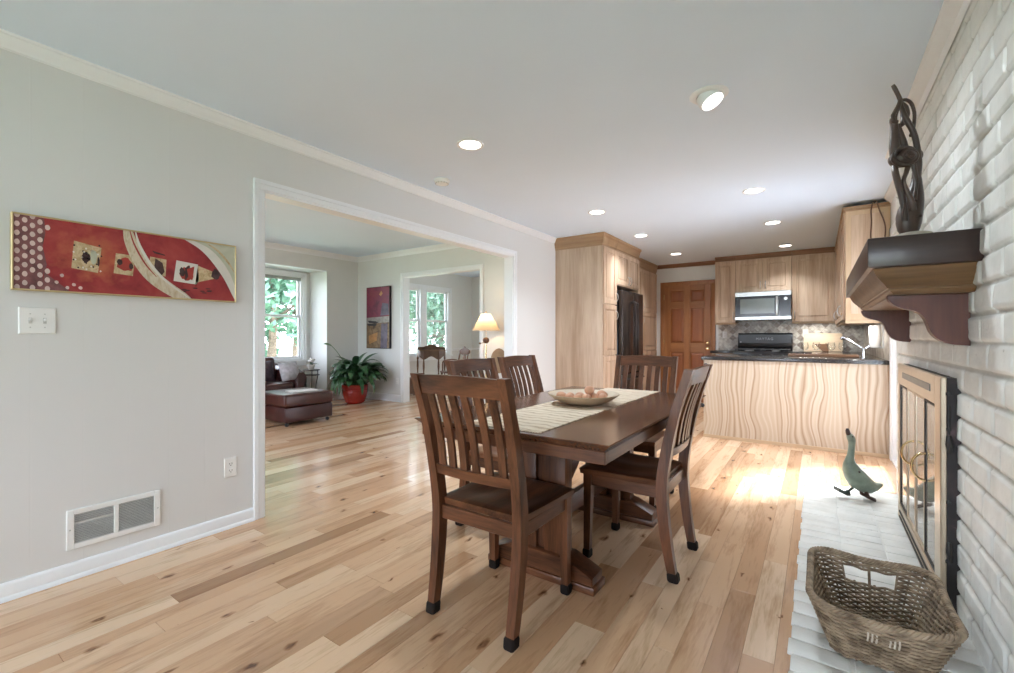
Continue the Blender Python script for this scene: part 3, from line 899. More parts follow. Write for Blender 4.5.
# ================================================================== dining table
T0, T1, TX0, TX1, TZ = 1.48, 3.12, -1.545, -.592, .762
t = thing('dining_table', 'dark walnut trestle dining table with a pale woven runner down its middle', 'table', (-1.065, 2.30, 0))
mb = MB()
b_ = .026
rings = []
for ins, z in ((.030, TZ-.030), (.004, TZ-.006), (0, TZ-.003), (.003, TZ)):
    rings.append([(TX0+ins, T0+ins, z), (TX1-ins, T0+ins, z), (TX1-ins, T1-ins, z), (TX0+ins, T1-ins, z)])
mb.loft(rings)
mb.build('tabletop', M['table_top'], t, True, smooth=False)
mb = MB()
mb.box(TX0+.025, TX1-.025, T0+.025, T0+.05, TZ-.078, TZ-.030, .003, 1)
mb.build('end_apron', M['walnut_x'], t, True); mb = MB()
mb.box(TX0+.025, TX1-.025, T1-.05, T1-.025, TZ-.078, TZ-.030, .003, 1)
mb.build('end_apron', M['walnut_x'], t, True)
mb = MB()
mb.box(TX0+.026, TX0+.05, T0+.05, T1-.05, TZ-.078, TZ-.030, .003, 1)
mb.build('side_apron', M['walnut_y'], t, True); mb = MB()
mb.box(TX1-.05, TX1-.026, T0+.05, T1-.05, TZ-.078, TZ-.030, .003, 1)
mb.build('side_apron', M['walnut_y'], t, True)
TC = -1.095
for yp, s in ((1.90, 1), (2.77, -1)):
    mb = MB()
    mb.box(TC-.135, TC-.022, yp-.036, yp+.036, .11, TZ-.07, .004, 2)
    mb.box(TC+.022, TC+.135, yp-.036, yp+.036, .11, TZ-.07, .004, 2)
    mb.box(TC-.03, TC+.03, yp-.012, yp+.012, .11, TZ-.07)
    post = mb.build('pedestal_post', M['walnut_z'], t, True)
    mb = MB()
    hw = .29
    mb.box(TC-hw, TC+hw, yp-.066, yp+.066, .0, .036, .006, 2)
    up = [(-hw+.012, .036), (-hw+.012, .072), (-hw+.035, .080), (-.145, .128), (.145, .128), (hw-.035, .080), (hw-.012, .072), (hw-.012, .036)]
    mb.prism([(TC+u, v) for u, v in up], 'y', yp-.058, yp+.058, .004)
    mb.build('pedestal_foot', M['walnut_x'], t, True)
    mb = MB(); mb.box(TC-.30, TC+.30, yp-.04, yp+.04, TZ-.10, TZ-.031, .005, 2); mb.build('cleat', M['walnut_x'], t, True)
    mb = MB()
    c = [(yp+s*.036, .42), (yp+s*.036, .50), (yp+s*.10, .555), (yp+s*.20, .66), (yp+s*.29, TZ-.072), (yp+s*.36, TZ-.072), (yp+s*.25, .61), (yp+s*.13, .49)]
    mb.prism(c, 'x', TC+.075, TC+.115, .003); mb.prism(c, 'x', TC-.115, TC-.075, .003)
    mb.build('brace', M['walnut_y'], t, True)
mb = MB(); mb.box(TC-.02, TC+.02, 1.93, 2.74, .20, .30, .005, 2); mb.build('stretcher', M['walnut_y'], t, True)

# runner (lies on the table)
RX0, RX1 = -1.262, -.892
mb = MB()
ny, nx = 80, 6
rnd = random.Random(4)
def rz_(x, y): return TZ + .0042 + .0012*noise.noise((x*9, y*16, 0))
top = [[(RX0+(RX1-RX0)*i/nx + .003*noise.noise((i, y_*8, 5))*(1 if i in (0, nx) else 0), y_, rz_(RX0+(RX1-RX0)*i/nx, y_)) for i in range(nx+1)] for y_ in [1.520+(3.115-1.520)*j/ny for j in range(ny+1)]]
for j in range(ny):
    for i in range(nx):
        mb.face([top[j][i], top[j][i+1], top[j+1][i+1], top[j+1][i]])
edge = [top[0][i] for i in range(nx+1)] + [top[j][nx] for j in range(1, ny+1)] + [top[ny][i] for i in range(nx-1, -1, -1)] + [top[j][0] for j in range(ny-1, 0, -1)]
for i in range(len(edge)):
    a, b2 = edge[i], edge[(i+1) % len(edge)]
    mb.face([a, (a[0], a[1], TZ+.0006), (b2[0], b2[1], TZ+.0006), b2])
run = mb.build('table_runner', M['runner'], weld=True, smooth=True)
tag(run, 'cream woven table runner lying lengthwise on the dining table', 'table runner')
for yy, s in ((1.520, -1), (3.115, 1)):
    mb = MB()
    for i in range(60):
        x = RX0+.004+(RX1-RX0-.008)*i/59
        mb.tube([(x, yy, TZ+.003), (x+rnd.uniform(-.003, .003), yy+s*.008, TZ+.0016)], .0011, 4)
    mb.build('fringe', M['runner'], run)

# bowl with eggs
BC = (-1.072, 2.30)
t = thing('shallow_bowl', 'wide shallow pale wooden bowl of tan eggs on the table runner', 'bowl', (BC[0], BC[1], TZ+.0055))
mb = MB()
mb.lathe([(.001, .003), (.075, .0), (.085, .0), (.13, .013), (.170, .034), (.193, .052), (.196, .055), (.195, .058), (.190, .0575)], 48)
mb.build('bowl_body', M['bowl_out'], t)
mb = MB(); mb.lathe([(.190, .0575), (.165, .039), (.13, .022), (.08, .011), (.001, .009)], 48)
mb.build('bowl_lining', M['bowl_in'], t)
# eggs: right = camera right direction, along = away from camera
rt = Vector((math.cos(R(34.6)), math.sin(R(34.6)))); fw = Vector((-math.sin(R(34.6)), math.cos(R(34.6))))
eggs = [(.035, .0, .082, 'tan egg resting on top of the heap in the bowl'), (.012, -.03, .040, 'tan egg below the topmost egg, on the viewer side of the bowl'),
        (.060, -.012, .040, 'tan egg just beside the topmost egg, towards the kitchen end of the bowl'), (.108, .012, .053, 'tan egg leaning on the kitchen-end rim of the bowl'),
        (.098, -.048, .044, 'tan egg in front of the egg that leans on the kitchen-end rim'), (-.036, -.022, .035, 'tan egg third from the living-room-side end of the front row in the bowl'),
        (-.082, -.030, .041, 'tan egg second from the living-room-side end of the front row in the bowl'), (-.122, -.018, .050, 'tan egg at the living-room-side end of the front row in the bowl'),
        (.050, .052, .042, 'tan egg at the back of the bowl behind the topmost egg'), (-.012, .050, .039, 'tan egg at the back of the bowl, next to the one behind the topmost'),
        (-.068, .035, .040, 'tan egg at the back of the bowl on the living room side')]
rnd = random.Random(9)
for i, (a, b2, z, lab) in enumerate(eggs):
    mb = MB(); rings = []
    for j in range(11):
        th = min(max(PI*j/10, .03), PI-.03); zz = -.031*math.cos(th); r = .0235*math.sin(th)*(1-.12*math.cos(th)*-1)
        rings.append([(zz, r*math.cos(2*PI*k/16), r*math.sin(2*PI*k/16)) for k in range(16)])
    mb.loft(rings)
    p = Vector(BC) + rt*a + fw*b2
    o = mb.build('egg', M['egg'])
    o.location = (p.x, p.y, TZ + .0055 + z - (.004 if i else .006))
    o.rotation_euler = (0, rnd.uniform(-.25, .25), rnd.uniform(0, PI))
    tag(o, lab, 'egg', 'eggs in the bowl')

# ================================================================== dining chairs
def make_chair():
    root = bpy.data.objects.new('dining_chair', None); COL.objects.link(root); MW[root] = Matrix.Identity(4)
    root.empty_display_size = .1
    # rear posts: leg and back post in one continuous piece
    for s in (-1, 1):
        prof = smooth_path([(0, -.222, .0), (0, -.196, .15), (0, -.178, .30), (0, -.172, .43), (0, -.186, .56), (0, -.222, .74), (0, -.268, .90), (0, -.296, .992)], 5)
        rings = []
        for p in prof:
            z = p.z; k = min(z/.992, 1)
            xc = s*(.196 + .019*k)
            hw = .0175 + .003*min(z/.3, 1) - .003*max(0, (z-.5)/.5); hd = .019 + .006*math.sin(PI*min(z/.85, 1))
            rings.append([(xc-hw, p.y-hd, z), (xc+hw, p.y-hd, z), (xc+hw, p.y+hd, z), (xc-hw, p.y+hd, z)])
        mb = MB(); mb.loft(rings)
        leg = mb.build('rear_post', M['walnut_z'], root, angle=40)
        mb = MB(); mb.loft([[(s*.196+u*h, -.222+v*h*1.08+.004*z/.04, z) for u, v in ((-1, -.7), (-.7, -1), (.7, -1), (1, -.7), (1, .7), (.7, 1), (-.7, 1), (-1, .7))] for h, z in ((.020, -.0), (.0235, .006), (.0235, .034), (.020, .042))])
        mb.build('foot_cap', M['rubber'], leg)
        # front leg: tapered square
        mb = MB()
        rings = []
        for z, h, dx in ((.0, .0155, .006), (.10, .017, .004), (.25, .0185, .001), (.36, .0205, 0), (.432, .021, 0)):
            xc = s*(.196+dx*.3); yc = .205+dx
            rings.append([(xc-h, yc-h, z), (xc+h, yc-h, z), (xc+h, yc+h, z), (xc-h, yc+h, z)])
        mb.loft(rings); leg = mb.build('front_leg', M['walnut_z'], root, angle=40)
        mb = MB(); mb.loft([[(s*.198+u*h, .211+v*h, z) for u, v in ((-1, -.7), (-.7, -1), (.7, -1), (1, -.7), (1, .7), (.7, 1), (-.7, 1), (-1, .7))] for h, z in ((.018, 0), (.0215, .006), (.0215, .034), (.018, .042))])
        mb.build('foot_cap', M['rubber'], leg)
        mb = MB(); mb.box(s*.196-.010, s*.196+.010, -.165, .190, .375, .432, .003, 1)
        mb.build('side_apron', M['walnut_y'], root)
    mb = MB(); mb.box(-.185, .185, .195, .215, .375, .432, .003, 1); mb.build('front_apron', M['walnut_x'], root)
    mb = MB(); mb.box(-.185, .185, -.180, -.160, .375, .432, .003, 1); mb.build('rear_apron', M['walnut_x'], root)
    # scooped saddle seat
    mb = MB(); n = 20
    def ztop(u, v):   # u -1..1 across, v -1..1 back to front
        d = 0
        for c in (-.42, .42):
            r2 = ((u-c)/.48)**2 + ((v+.05)/.72)**2
            d += .017*math.exp(-r2*1.6)
        edge = max(abs(u), abs(v)); rd = .005*max(0, (edge-.93)/.07)**2
        return .464 - d - rd
    def P(i, j):
        u = -1+2*i/n; v = -1+2*j/n
        hwid = .205 + .020*(v+1)/2
        return u*hwid, -.165 + (.245+.165)*(v+1)/2 + .012*(1-u*u)*(1 if v > .5 else 0)*(v-.5)*2, u, v
    Tt = [[None]*(n+1) for _ in range(n+1)]; Bb = [[None]*(n+1) for _ in range(n+1)]
    for i in range(n+1):
        for j in range(n+1):
            x, y_, u, v = P(i, j)
            Tt[i][j] = mb.bm.verts.new((x, y_, ztop(u, v))); Bb[i][j] = mb.bm.verts.new((x*.98, y_*.98, .432))
    F = mb.bm.faces.new
    for i in range(n):
        for j in range(n):
            F((Tt[i][j], Tt[i+1][j], Tt[i+1][j+1], Tt[i][j+1])); F((Bb[i][j], Bb[i][j+1], Bb[i+1][j+1], Bb[i+1][j]))
        F((Tt[i][0], Bb[i][0], Bb[i+1][0], Tt[i+1][0])); F((Tt[i][n], Tt[i+1][n], Bb[i+1][n], Bb[i][n]))
        F((Tt[0][i], Tt[0][i+1], Bb[0][i+1], Bb[0][i])); F((Tt[n][i], Bb[n][i], Bb[n][i+1], Tt[n][i+1]))
    mb.build('seat', M['walnut_y'], root, angle=40)
    # back line: y as function of z, bowed backwards in the middle
    def yb(z): return -.186 - (z-.56)*.20 - .12*(z-.56)**2
    def bow(x): return -.020*(1-(x/.21)**2)
    def rail(name, z0, z1, arch, th, mat):
        mb = MB(); rings = []; m = 16
        for i in range(m+1):
            x = -.208+.416*i/m; a = arch*(1-(x/.208)**2)
            y0 = yb(z0)+bow(x); y1 = yb(z1)+bow(x)
            rings.append([(x, y0-th, z0+a*.5), (x, y0+th, z0+a*.5), (x, y1+th, z1+a), (x, y1-th, z1+a)])
        mb.loft(rings); return mb.build(name, mat, root, angle=40)
    rail('crest_rail', .912, .986, .008, .011, M['walnut_x'])
    rail('lower_rail', .572, .612, .0, .011, M['walnut_x'])
    for k in range(6):
        x = -.152 + .304*k/5
        mb = MB(); rings = []
        for i in range(9):
            z = .605 + (.918-.605)*i/8
            yy = yb(z)+bow(x) + .010*math.sin(PI*i/8)
            h = .0165
            rings.append([(x-h, yy-.006, z), (x+h, yy-.006, z), (x+h, yy+.006, z), (x-h, yy+.006, z)])
        mb.loft(rings); mb.build('back_slat', M['walnut_z'], root, angle=40)
    return root


chair = make_chair()
spots = [(-1.120, 1.588, 0.0, 'dark walnut slat-back chair at the near end of the table, seen from behind'),
         (-.774, 2.362, R(90), 'dark walnut slat-back chair pulled in at the kitchen-and-fireplace side of the table'),
         (-1.085, 3.165, R(180), 'dark walnut slat-back chair at the far end of the table, before the refrigerator'),
         (-1.565, 2.285, R(-90), 'dark walnut slat-back chair on the living-room side of the table, the nearer of two'),
         (-1.592, 2.870, R(-90), 'dark walnut slat-back chair on the living-room side of the table, the farther of two')]
for i, (x, y_, rz, lab) in enumerate(spots):
    o = chair if i == 0 else copy_tree(chair)
    o.location = (x, y_, 0); o.rotation_euler = (0, 0, rz)
    tag(o, lab, 'chair', 'slat-back dining chairs')

# ================================================================== left wall items
# painting, long and low
PY0, PY1, PZ0, PZ1 = .385, 1.298, 1.343, 1.680
t = thing('wall_painting', 'long red abstract painting with dots and swoops in a thin gold frame on the wall', 'painting', (XL, (PY0+PY1)/2, (PZ0+PZ1)/2))
fr_ = .007
mb = MB()
mb.box(XL, XL+.032, PY0, PY0+fr_, PZ0, PZ1, .002, 1); mb.box(XL, XL+.032, PY1-fr_, PY1, PZ0, PZ1, .002, 1)
mb.box(XL, XL+.0318, PY0+fr_-.001, PY1-fr_+.001, PZ0, PZ0+fr_, .002, 1); mb.box(XL, XL+.0318, PY0+fr_-.001, PY1-fr_+.001, PZ1-fr_, PZ1, .002, 1)
mb.build('frame', M['gold'], t, True)
pm = [mottled('red_field', [(.25, (.19, .012, .018)), (.5, (.32, .028, .032)), (.72, (.40, .060, .048))], 9, .45),
      mottled('cream_brush', [(.3, (.50, .38, .24)), (.55, (.66, .58, .45)), (.8, (.40, .30, .18))], 22, .5, (1, 3, 1)),
      plain('dot_white', (.66, .50, .46), .5, var=.2), plain('dot_ground', (.20, .075, .075), .5, var=.4, nscale=30),
      mottled('sage_corner', [(.3, (.42, .45, .33)), (.6, (.55, .55, .44)), (.8, (.30, .34, .25))], 8, .5),
      plain('dark_blotch', (.05, .022, .022), .5, var=.4, nscale=50), mottled('cream_patch', [(.3, (.36, .24, .11)), (.6, (.60, .48, .30)), (.8, (.42, .16, .08))], 40, .5),
      plain('white_edge', (.70, .66, .60), .5), mottled('orange_glow', [(.3, (.38, .05, .02)), (.6, (.46, .12, .045)), (.8, (.32, .03, .022))], 30, .5), plain('brick_red', (.36, .04, .03), .5, var=.2)]
def add_glow(m):
    nt = m.node_tree; b = nt.nodes['Principled BSDF']; old = b.inputs['Base Color'].links[0].from_socket
    tc = N(nt, 'ShaderNodeTexCoord'); nz = N(nt, 'ShaderNodeTexNoise'); nz.inputs['Scale'].default_value = 28; nz.inputs['Detail'].default_value = 6
    nt.links.new(tc.outputs['Object'], nz.inputs['Vector'])
    mp = N(nt, 'ShaderNodeMapping'); mp.vector_type = 'TEXTURE'; mp.inputs['Location'].default_value = (.024, -.185, .01); mp.inputs['Scale'].default_value = (1, .17, .155)
    nt.links.new(tc.outputs['Object'], mp.inputs[0])
    ln = N(nt, 'ShaderNodeVectorMath', operation='LENGTH'); nt.links.new(mp.outputs[0], ln.inputs[0])
    ma = N(nt, 'ShaderNodeMath', operation='MULTIPLY_ADD'); ma.inputs[1].default_value = 1.5; nt.links.new(nz.outputs['Fac'], ma.inputs[0]); nt.links.new(ln.outputs['Value'], ma.inputs[2])
    rp = ramp(nt, [(.55, (1, 1, 1)), (1.0, (0, 0, 0))]); sc2 = N(nt, 'ShaderNodeMath', operation='MULTIPLY'); sc2.inputs[1].default_value = .62
    nt.links.new(ma.outputs[0], sc2.inputs[0]); nt.links.new(sc2.outputs[0], rp.inputs[0])
    mx = N(nt, 'ShaderNodeMix', data_type='RGBA'); mx.inputs[7].default_value = (.46, .125, .055, 1)
    nt.links.new(rp.outputs[0], mx.inputs[0]); nt.links.new(old, mx.inputs[6]); nt.links.new(mx.outputs[2], b.inputs['Base Color'])


add_glow(pm[0])
mb = MB()
W_, Hh = PY1-PY0-2*fr_, PZ1-PZ0-2*fr_
xb = XL+.024
def q(u, v, k): return (xb + .0004*k, PY0+fr_+u*W_, PZ0+fr_+v*Hh)      # u along, v up, k layer
def clip01(poly):
    for ax in (0, 1):
        for lim, sg in ((0, 1), (1, -1)):
            out = []
            for i in range(len(poly)):
                a, b2 = poly[i-1], poly[i]
                da, db = sg*(a[ax]-lim), sg*(b2[ax]-lim)
                if (da >= 0) != (db >= 0):
                    s = da/(da-db); out.append((a[0]+(b2[0]-a[0])*s, a[1]+(b2[1]-a[1])*s))
                if db >= 0: out.append(b2)
            poly = out
            if not poly: return poly
    return poly
def patch(mi, pts, k):
    pts = clip01(pts)
    if len(pts) > 2: mb.mi = mi; mb.face([q(u, v, k) for u, v in pts])
mb.mi = 0; mb.box(XL+.004, xb, PY0+fr_-.002, PY1-fr_+.002, PZ0+fr_-.002, PZ1-fr_+.002)
rnd = random.Random(21)
def blob(u, v, ru, rv, n=14, j=.12): return [(u+ru*math.cos(2*PI*i/n)*(1+rnd.uniform(-j, j)), v+rv*math.sin(2*PI*i/n)*(1+rnd.uniform(-j, j))) for i in range(n)]
asp = W_/Hh
# dotted ground at the start
patch(3, [(0, 0), (.105, 0), (.10, .2), (.115, .35), (.10, .6), (.11, .8), (.105, 1), (0, 1)], 1)
patch(3, [(.10, 0), (.20, 0), (.15, .13), (.105, .25)], 1)
for c in range(5):
    for r_ in range(9):
        u = .012+c*.0262; v = .02+r_*.122+(.061 if c % 2 else 0)
        if c == 4 and (r_ > 2 and r_ != 7): continue
        if rnd.random() < .06: continue
        patch(2, blob(u, v, .0098, .038, 10, .06), 2)
for u, v in ((.15, .12), (.17, .22), (.19, .05), (.215, .10), (.24, .06)): patch(2, blob(u, v, .008, .025, 8), 2)
# glow and cream windows
patch(6, [(.205, .34), (.31, .30), (.325, .68), (.215, .74)], 2)
patch(5, blob(.262, .52, .017, .075), 3); patch(4, blob(.292, .53, .014, .11), 3); patch(5, blob(.312, .47, .005, .07), 4)
for i in range(26): patch(7 if i % 2 else 5, blob(rnd.uniform(.205, .325), rnd.uniform(.33, .73), .004, .014, 7), 3)
patch(6, [(.375, .32), (.46, .30), (.47, .62), (.385, .63)], 2)
patch(9, blob(.425, .46, .033, .10, 16, .25), 3); patch(5, blob(.402, .50, .012, .05), 4); patch(5, blob(.452, .45, .010, .05), 4)
patch(6, [(.535, .37), (.615, .34), (.62, .62), (.54, .64)], 2)
patch(5, [(.565, .62), (.60, .56), (.61, .42), (.59, .32), (.57, .40), (.56, .50)], 3)
patch(5, [(.55, .74), (.61, .70), (.615, .68), (.56, .70)], 3)
patch(7, [(.655, .28), (.775, .25), (.79, .33), (.785, .60), (.67, .63)], 2)
patch(6, [(.77, .28), (.90, .40), (.905, .47), (.785, .58)], 2)
patch(9, blob(.725, .42, .034, .13, 18, .28), 3); patch(5, blob(.70, .44, .014, .08), 4); patch(5, [(.715, .52), (.74, .57), (.745, .45), (.725, .34), (.715, .30)], 4)
patch(9, [(.725, .50), (.765, .56), (.755, .34), (.735, .32)], 5)
patch(5, blob(.885, .46, .026, .09, 14, .2), 3)
for i in range(9): patch(5, blob(.70+rnd.uniform(0, .17), .15+rnd.uniform(-.05, .05), .016, .010, 7), 3)
# swoop: broad cream brush stroke from the top to the bottom
def ribbon(mi, pts, k, wd):
    P2 = smooth_path([(a, b2, 0) for a, b2 in pts], 8); L = []; Rr = []
    for i, p in enumerate(P2):
        a = P2[max(i-1, 0)]; b2 = P2[min(i+1, len(P2)-1)]; d = Vector(((b2.x-a.x)*asp, b2.y-a.y)).normalized(); nn = Vector((-d.y/asp, d.x))
        ww = wd[0]+(wd[1]-wd[0])*math.sin(PI*min(i/(len(P2)-1)*1.0, 1))
        L.append((p.x+nn.x*ww, p.y+nn.y*ww)); Rr.append((p.x-nn.x*ww, p.y-nn.y*ww))
    for i in range(len(P2)-1): patch(mi, [L[i], L[i+1], Rr[i+1], Rr[i]], k)
ribbon(1, [(.435, 1.05), (.452, .82), (.505, .50), (.58, .25), (.70, .02), (.74, -.05)], 6, (.05, .105))
ribbon(7, [(.470, 1.02), (.490, .80), (.545, .50), (.62, .26), (.74, .0)], 7, (.006, .022))
ribbon(9, [(.445, 1.02), (.466, .80), (.515, .52), (.57, .32)], 7, (.004, .012))
# arc and sage corner
arc = [(.735, 1.0), (.79, .93), (.85, .82), (.91, .63), (.96, .40), (1.0, .12)]
patch(4, arc + [(1, 1)], 3)
ribbon(7, [(.70, 1.03)] + arc[1:] + [(1.01, .0)], 4, (.010, .075))
ribbon(6, [(.83, 1.0), (.90, .88), (.96, .70), (1.0, .52)], 4, (.004, .02))
mb.build('canvas', pm, t, True, smooth=False)

t = thing('light_switch', 'white double light switch plate on the wall below the long red painting', 'light switch', (XL, .469, 1.211))
mb = MB(); mb.loft([[(XL, .469+u*.0595, 1.211+v*.0595) for u, v in ((-1, -1), (1, -1), (1, 1), (-1, 1))], [(XL+.004, .469+u*.0595, 1.211+v*.0595) for u, v in ((-1, -1), (1, -1), (1, 1), (-1, 1))],
                    [(XL+.007, .469+u*.056, 1.211+v*.056) for u, v in ((-1, -1), (1, -1), (1, 1), (-1, 1))]])
mb.build('plate', M['plate'], t, True, smooth=False)
for dy in (-.023, .023):
    mb = MB(); mb.box(XL+.006, XL+.0085, .469+dy-.0055, .469+dy+.0055, 1.211-.013, 1.211+.013); mb.build('slot', M['vent_grey'], t, True)
    mb = MB(); mb.box(XL+.006, XL+.018, .469+dy-.004, .469+dy+.004, 1.211-.002, 1.211+.009, .0015, 1, Matrix.Rotation(R(-18), 3, 'Y')); mb.build('toggle', M['plate'], t, True)
    mb = MB()
    for dz in (-.030, .030): mb.lathe([(.001, .0070), (.003, .0070), (.0028, .0082), (.001, .0084)], 8, (XL, .469+dy, 1.211+dz), 'x')
    mb.build('screw', M['vent_grey'], t, True)


def outlet(name, axis, loc, label, sign=1):
    t = thing(name, label, 'outlet', loc)
    x, y_, z = loc
    def bx(mb, u0, u1, d0, d1, z0, z1, bev=0.0):
        if axis == 'x': mb.box(x+min(sign*d0, sign*d1), x+max(sign*d0, sign*d1), y_+u0, y_+u1, z+z0, z+z1, bev, 1)
        else: mb.box(x+u0, x+u1, y_+min(sign*d0, sign*d1), y_+max(sign*d0, sign*d1), z+z0, z+z1, bev, 1)
    mb = MB(); bx(mb, -.035, .035, 0, .006, -.0575, .0575, .0025); mb.build('plate', M['plate'], t, True)
    for dz in (-.020, .020):
        mb = MB(); bx(mb, -.016, .016, .005, .008, dz-.014, dz+.014, .002); f = mb.build('socket', M['plate'], t, True)
        mb = MB(); bx(mb, -.008, -.0055, .0075, .0084, dz-.002, dz+.007); bx(mb, .0055, .008, .0075, .0084, dz-.002, dz+.007); bx(mb, -.0025, .0025, .0075, .0084, dz-.010, dz-.005)
        mb.build('slots', M['slot'], f, True)
    return t


outlet('wall_outlet', 'x', (XL, 1.277, .360), 'white wall outlet low on the wall just before the wide opening')
outlet('wall_outlet', 'y', (-6.055, LY, .36), 'small white wall outlet behind the potted peace lily', -1)
outlet('wall_outlet', 'y', (-.16, YB-.010, 1.19), 'white outlet plate on the tile backsplash right of the range', -1)
outlet('wall_outlet', 'y', (-1.30, YB-.010, 1.17), 'outlet plate on the tile backsplash left of the range', -1)

# return-air register
t = thing('air_register', 'white metal return air register with two louvered grilles above the baseboard', 'vent', (XL, .745, .232))
ya, yb_, za, zb = .5625, .9275, .138, .326
yc = (ya+yb_)/2
mb = MB()
def fbox(a0, a1, b0, b1): mb.box(XL, XL+.010, a0, a1, b0, b1, .003, 1)
fbox(ya, ya+.028, za, zb); fbox(yb_-.028, yb_, za, zb); fbox(ya+.027, yb_-.027, za, za+.026); fbox(ya+.027, yb_-.027, zb-.026, zb); fbox(yc-.010, yc+.010, za+.025, zb-.025)
mb.build('frame', M['plate'], t, True)
mb = MB(); mb.box(XL, XL+.001, ya+.02, yb_-.02, za+.02, zb-.02); mb.build('dark_duct', M['slot'], t, True)
for k, (a0, a1) in enumerate(((ya+.028, yc-.010), (yc+.010, yb_-.028))):
    mb = MB(); n = 17
    for i in range(n):
        z = za+.026 + (zb-za-.052)*(i+.5)/n
        rot = Matrix.Rotation(R(20), 3, 'Y')
        if k == 0 and i == 11: rot = Matrix.Rotation(R(75), 3, 'Y')
        mb.box(XL+.001, XL+.0095, a0, a1, z-.0009, z+.0009, rot=rot)
    mb.build('grille', M['vent_grey'], t, True, smooth=False)
mb = MB()
for yy in (ya+.012, yb_-.012): mb.lathe([(.001, .0100), (.004, .0100), (.003, .0118), (.001, .012)], 8, (XL, yy, .232), 'x')
mb.build('screw', M['vent_grey'], t, True)

# ================================================================== fireplace insert
FX, FY0, FY1, FZ = .415, 2.54, 3.735, .972
t = thing('fireplace_insert', 'brass and black fireplace insert with folding glass doors in the white brick wall', 'fireplace', (.47, 3.13, .012))
mb = MB()
# front face frame
mb.box(FX, FX+.02, FY0, FY0+.115, .012, FZ, .003, 1); mb.box(FX, FX+.02, FY1-.055, FY1, .012, FZ, .003, 1)
mb.box(FX, FX+.02, FY0+.114, FY1-.054, FZ-.125, FZ, .003, 1); mb.box(FX, FX+.02, FY0+.114, FY1-.054, .012, .105, .003, 1)
mb.build('face_frame', M['brass_frame'], t, True)
mb = MB(); mb.box(FX-.004, FX+.004, FY0+.20, FY1-.20, FZ-.078, FZ-.045, .002, 1)
mb.build('vent_slot', plain('vent_slot_grey', (.26, .25, .23), .4, metal=.5), t, True)
mb = MB()
for z in (.030, .062): mb.box(FX-.005, FX+.003, FY0+.15, FY1-.08, z, z+.012, .002, 1)
mb.build('lower_louver', M['iron'], t, True)
# near and far side flanges, top edge, firebox behind
mb = MB(); mb.box(FX+.02, XB+.014, FY0+.002, FY0+.016, .012, FZ-.002); mb.build('near_side_flange', M['rust'], t, True, smooth=False)
mb = MB(); mb.box(FX+.02, XB+.014, FY1-.016, FY1-.002, .012, FZ-.002); mb.build('far_side_flange', M['iron'], t, True, smooth=False)
mb = MB(); mb.box(FX+.02, XB+.012, FY0+.016, FY1-.016, FZ-.016, FZ-.003); mb.build('top_flange', M['iron'], t, True, smooth=False)
mb = MB()
for z, r_ in ((.905, .007), (.76, .006), (.46, .006), (.22, .008), (.06, .007)):
    mb.lathe([(r_*1.5, .004), (r_*1.5, -.003), (r_, -.005), (r_, -.010), (.001, -.0105)], 6, (.440, FY0+.002, z), 'y')
mb.build('bolt', M['iron'], t, True, smooth=False)
mb = MB(); mb.tube([(.440, FY0-.004, .86), (.440, FY0-.004, .74)], .004, 8); mb.tube([(.440, FY0-.006, .735), (.440, FY0-.012, .70), (.443, FY0-.006, .665)], [.008, .012, .006], 8)
mb.tube([(.440, FY0-.006, .30), (.440, FY0-.012, .26), (.443, FY0-.006, .225)], [.007, .011, .006], 8)
mb.build('damper_lever', M['iron'], t, True)
mb = MB()
for yy, s in ((FY0+.12, 1), (FY1-.06, -1)): mb.box(FX+.02, .95, yy-.01, yy+.01, .012, FZ-.1)
mb.box(.93, .95, FY0+.12, FY1-.06, .012, FZ-.1); mb.box(FX+.02, .95, FY0+.12, FY1-.06, .85, .87); mb.box(FX+.02, .95, FY0+.12, FY1-.06, .012, .03)
mb.build('firebox', M['iron'], t, True, smooth=False)
gm, nt, bs = new_mat('smoked_glass')
bs.inputs['Base Color'].default_value = (.34, .31, .27, 1); bs.inputs['Metallic'].default_value = .3; bs.inputs['Roughness'].default_value = .05
M['smoked'] = gm
da, db = FY0+.117, FY1-.057
for k in range(4):
    y0 = da+(db-da)*k/4+.001; y1 = da+(db-da)*(k+1)/4-.001
    mb = MB(); tt = .012
    mb.box(FX+.004, FX+.018, y0, y0+tt, .108, FZ-.128, .002, 1); mb.box(FX+.004, FX+.018, y1-tt, y1, .108, FZ-.128, .002, 1)
    mb.box(FX+.0045, FX+.0178, y0+tt-.001, y1-tt+.001, .108, .108+tt, .002, 1); mb.box(FX+.0045, FX+.0178, y0+tt-.001, y1-tt+.001, FZ-.128-tt, FZ-.128, .002, 1)
    d = mb.build('glass_door', M['iron'] if k in (0, 3) else M['brass_frame'], t, True)
    mb = MB(); mb.box(FX+.009, FX+.013, y0+tt-.002, y1-tt+.002, .118, FZ-.138); mb.build('pane', M['smoked'], d, True, smooth=False)
    if k in (0, 2):
        yy = y1-.02 if k == 0 else y0+.03
        mb = MB(); mb.tube(bez((FX+.006, yy, .455), (FX-.062, yy, .462), (FX-.062, yy, .578), (FX+.006, yy, .585), 14), .0055, 10)
        mb.build('door_pull', M['brass'], d, True)

# ================================================================== mantel shelf
MY0, MY1, MX = 2.232, 3.86, .158
t = thing('mantel_shelf', 'dark wooden mantel shelf on two curved corbels over the fireplace', 'mantel', (XB, 3.04, 1.30))
mb = MB(); mb.box(MX, XB+.012, MY0, MY1, 1.405, 1.520, .005, 2); mb.build('shelf', M['mantel'], t, True)
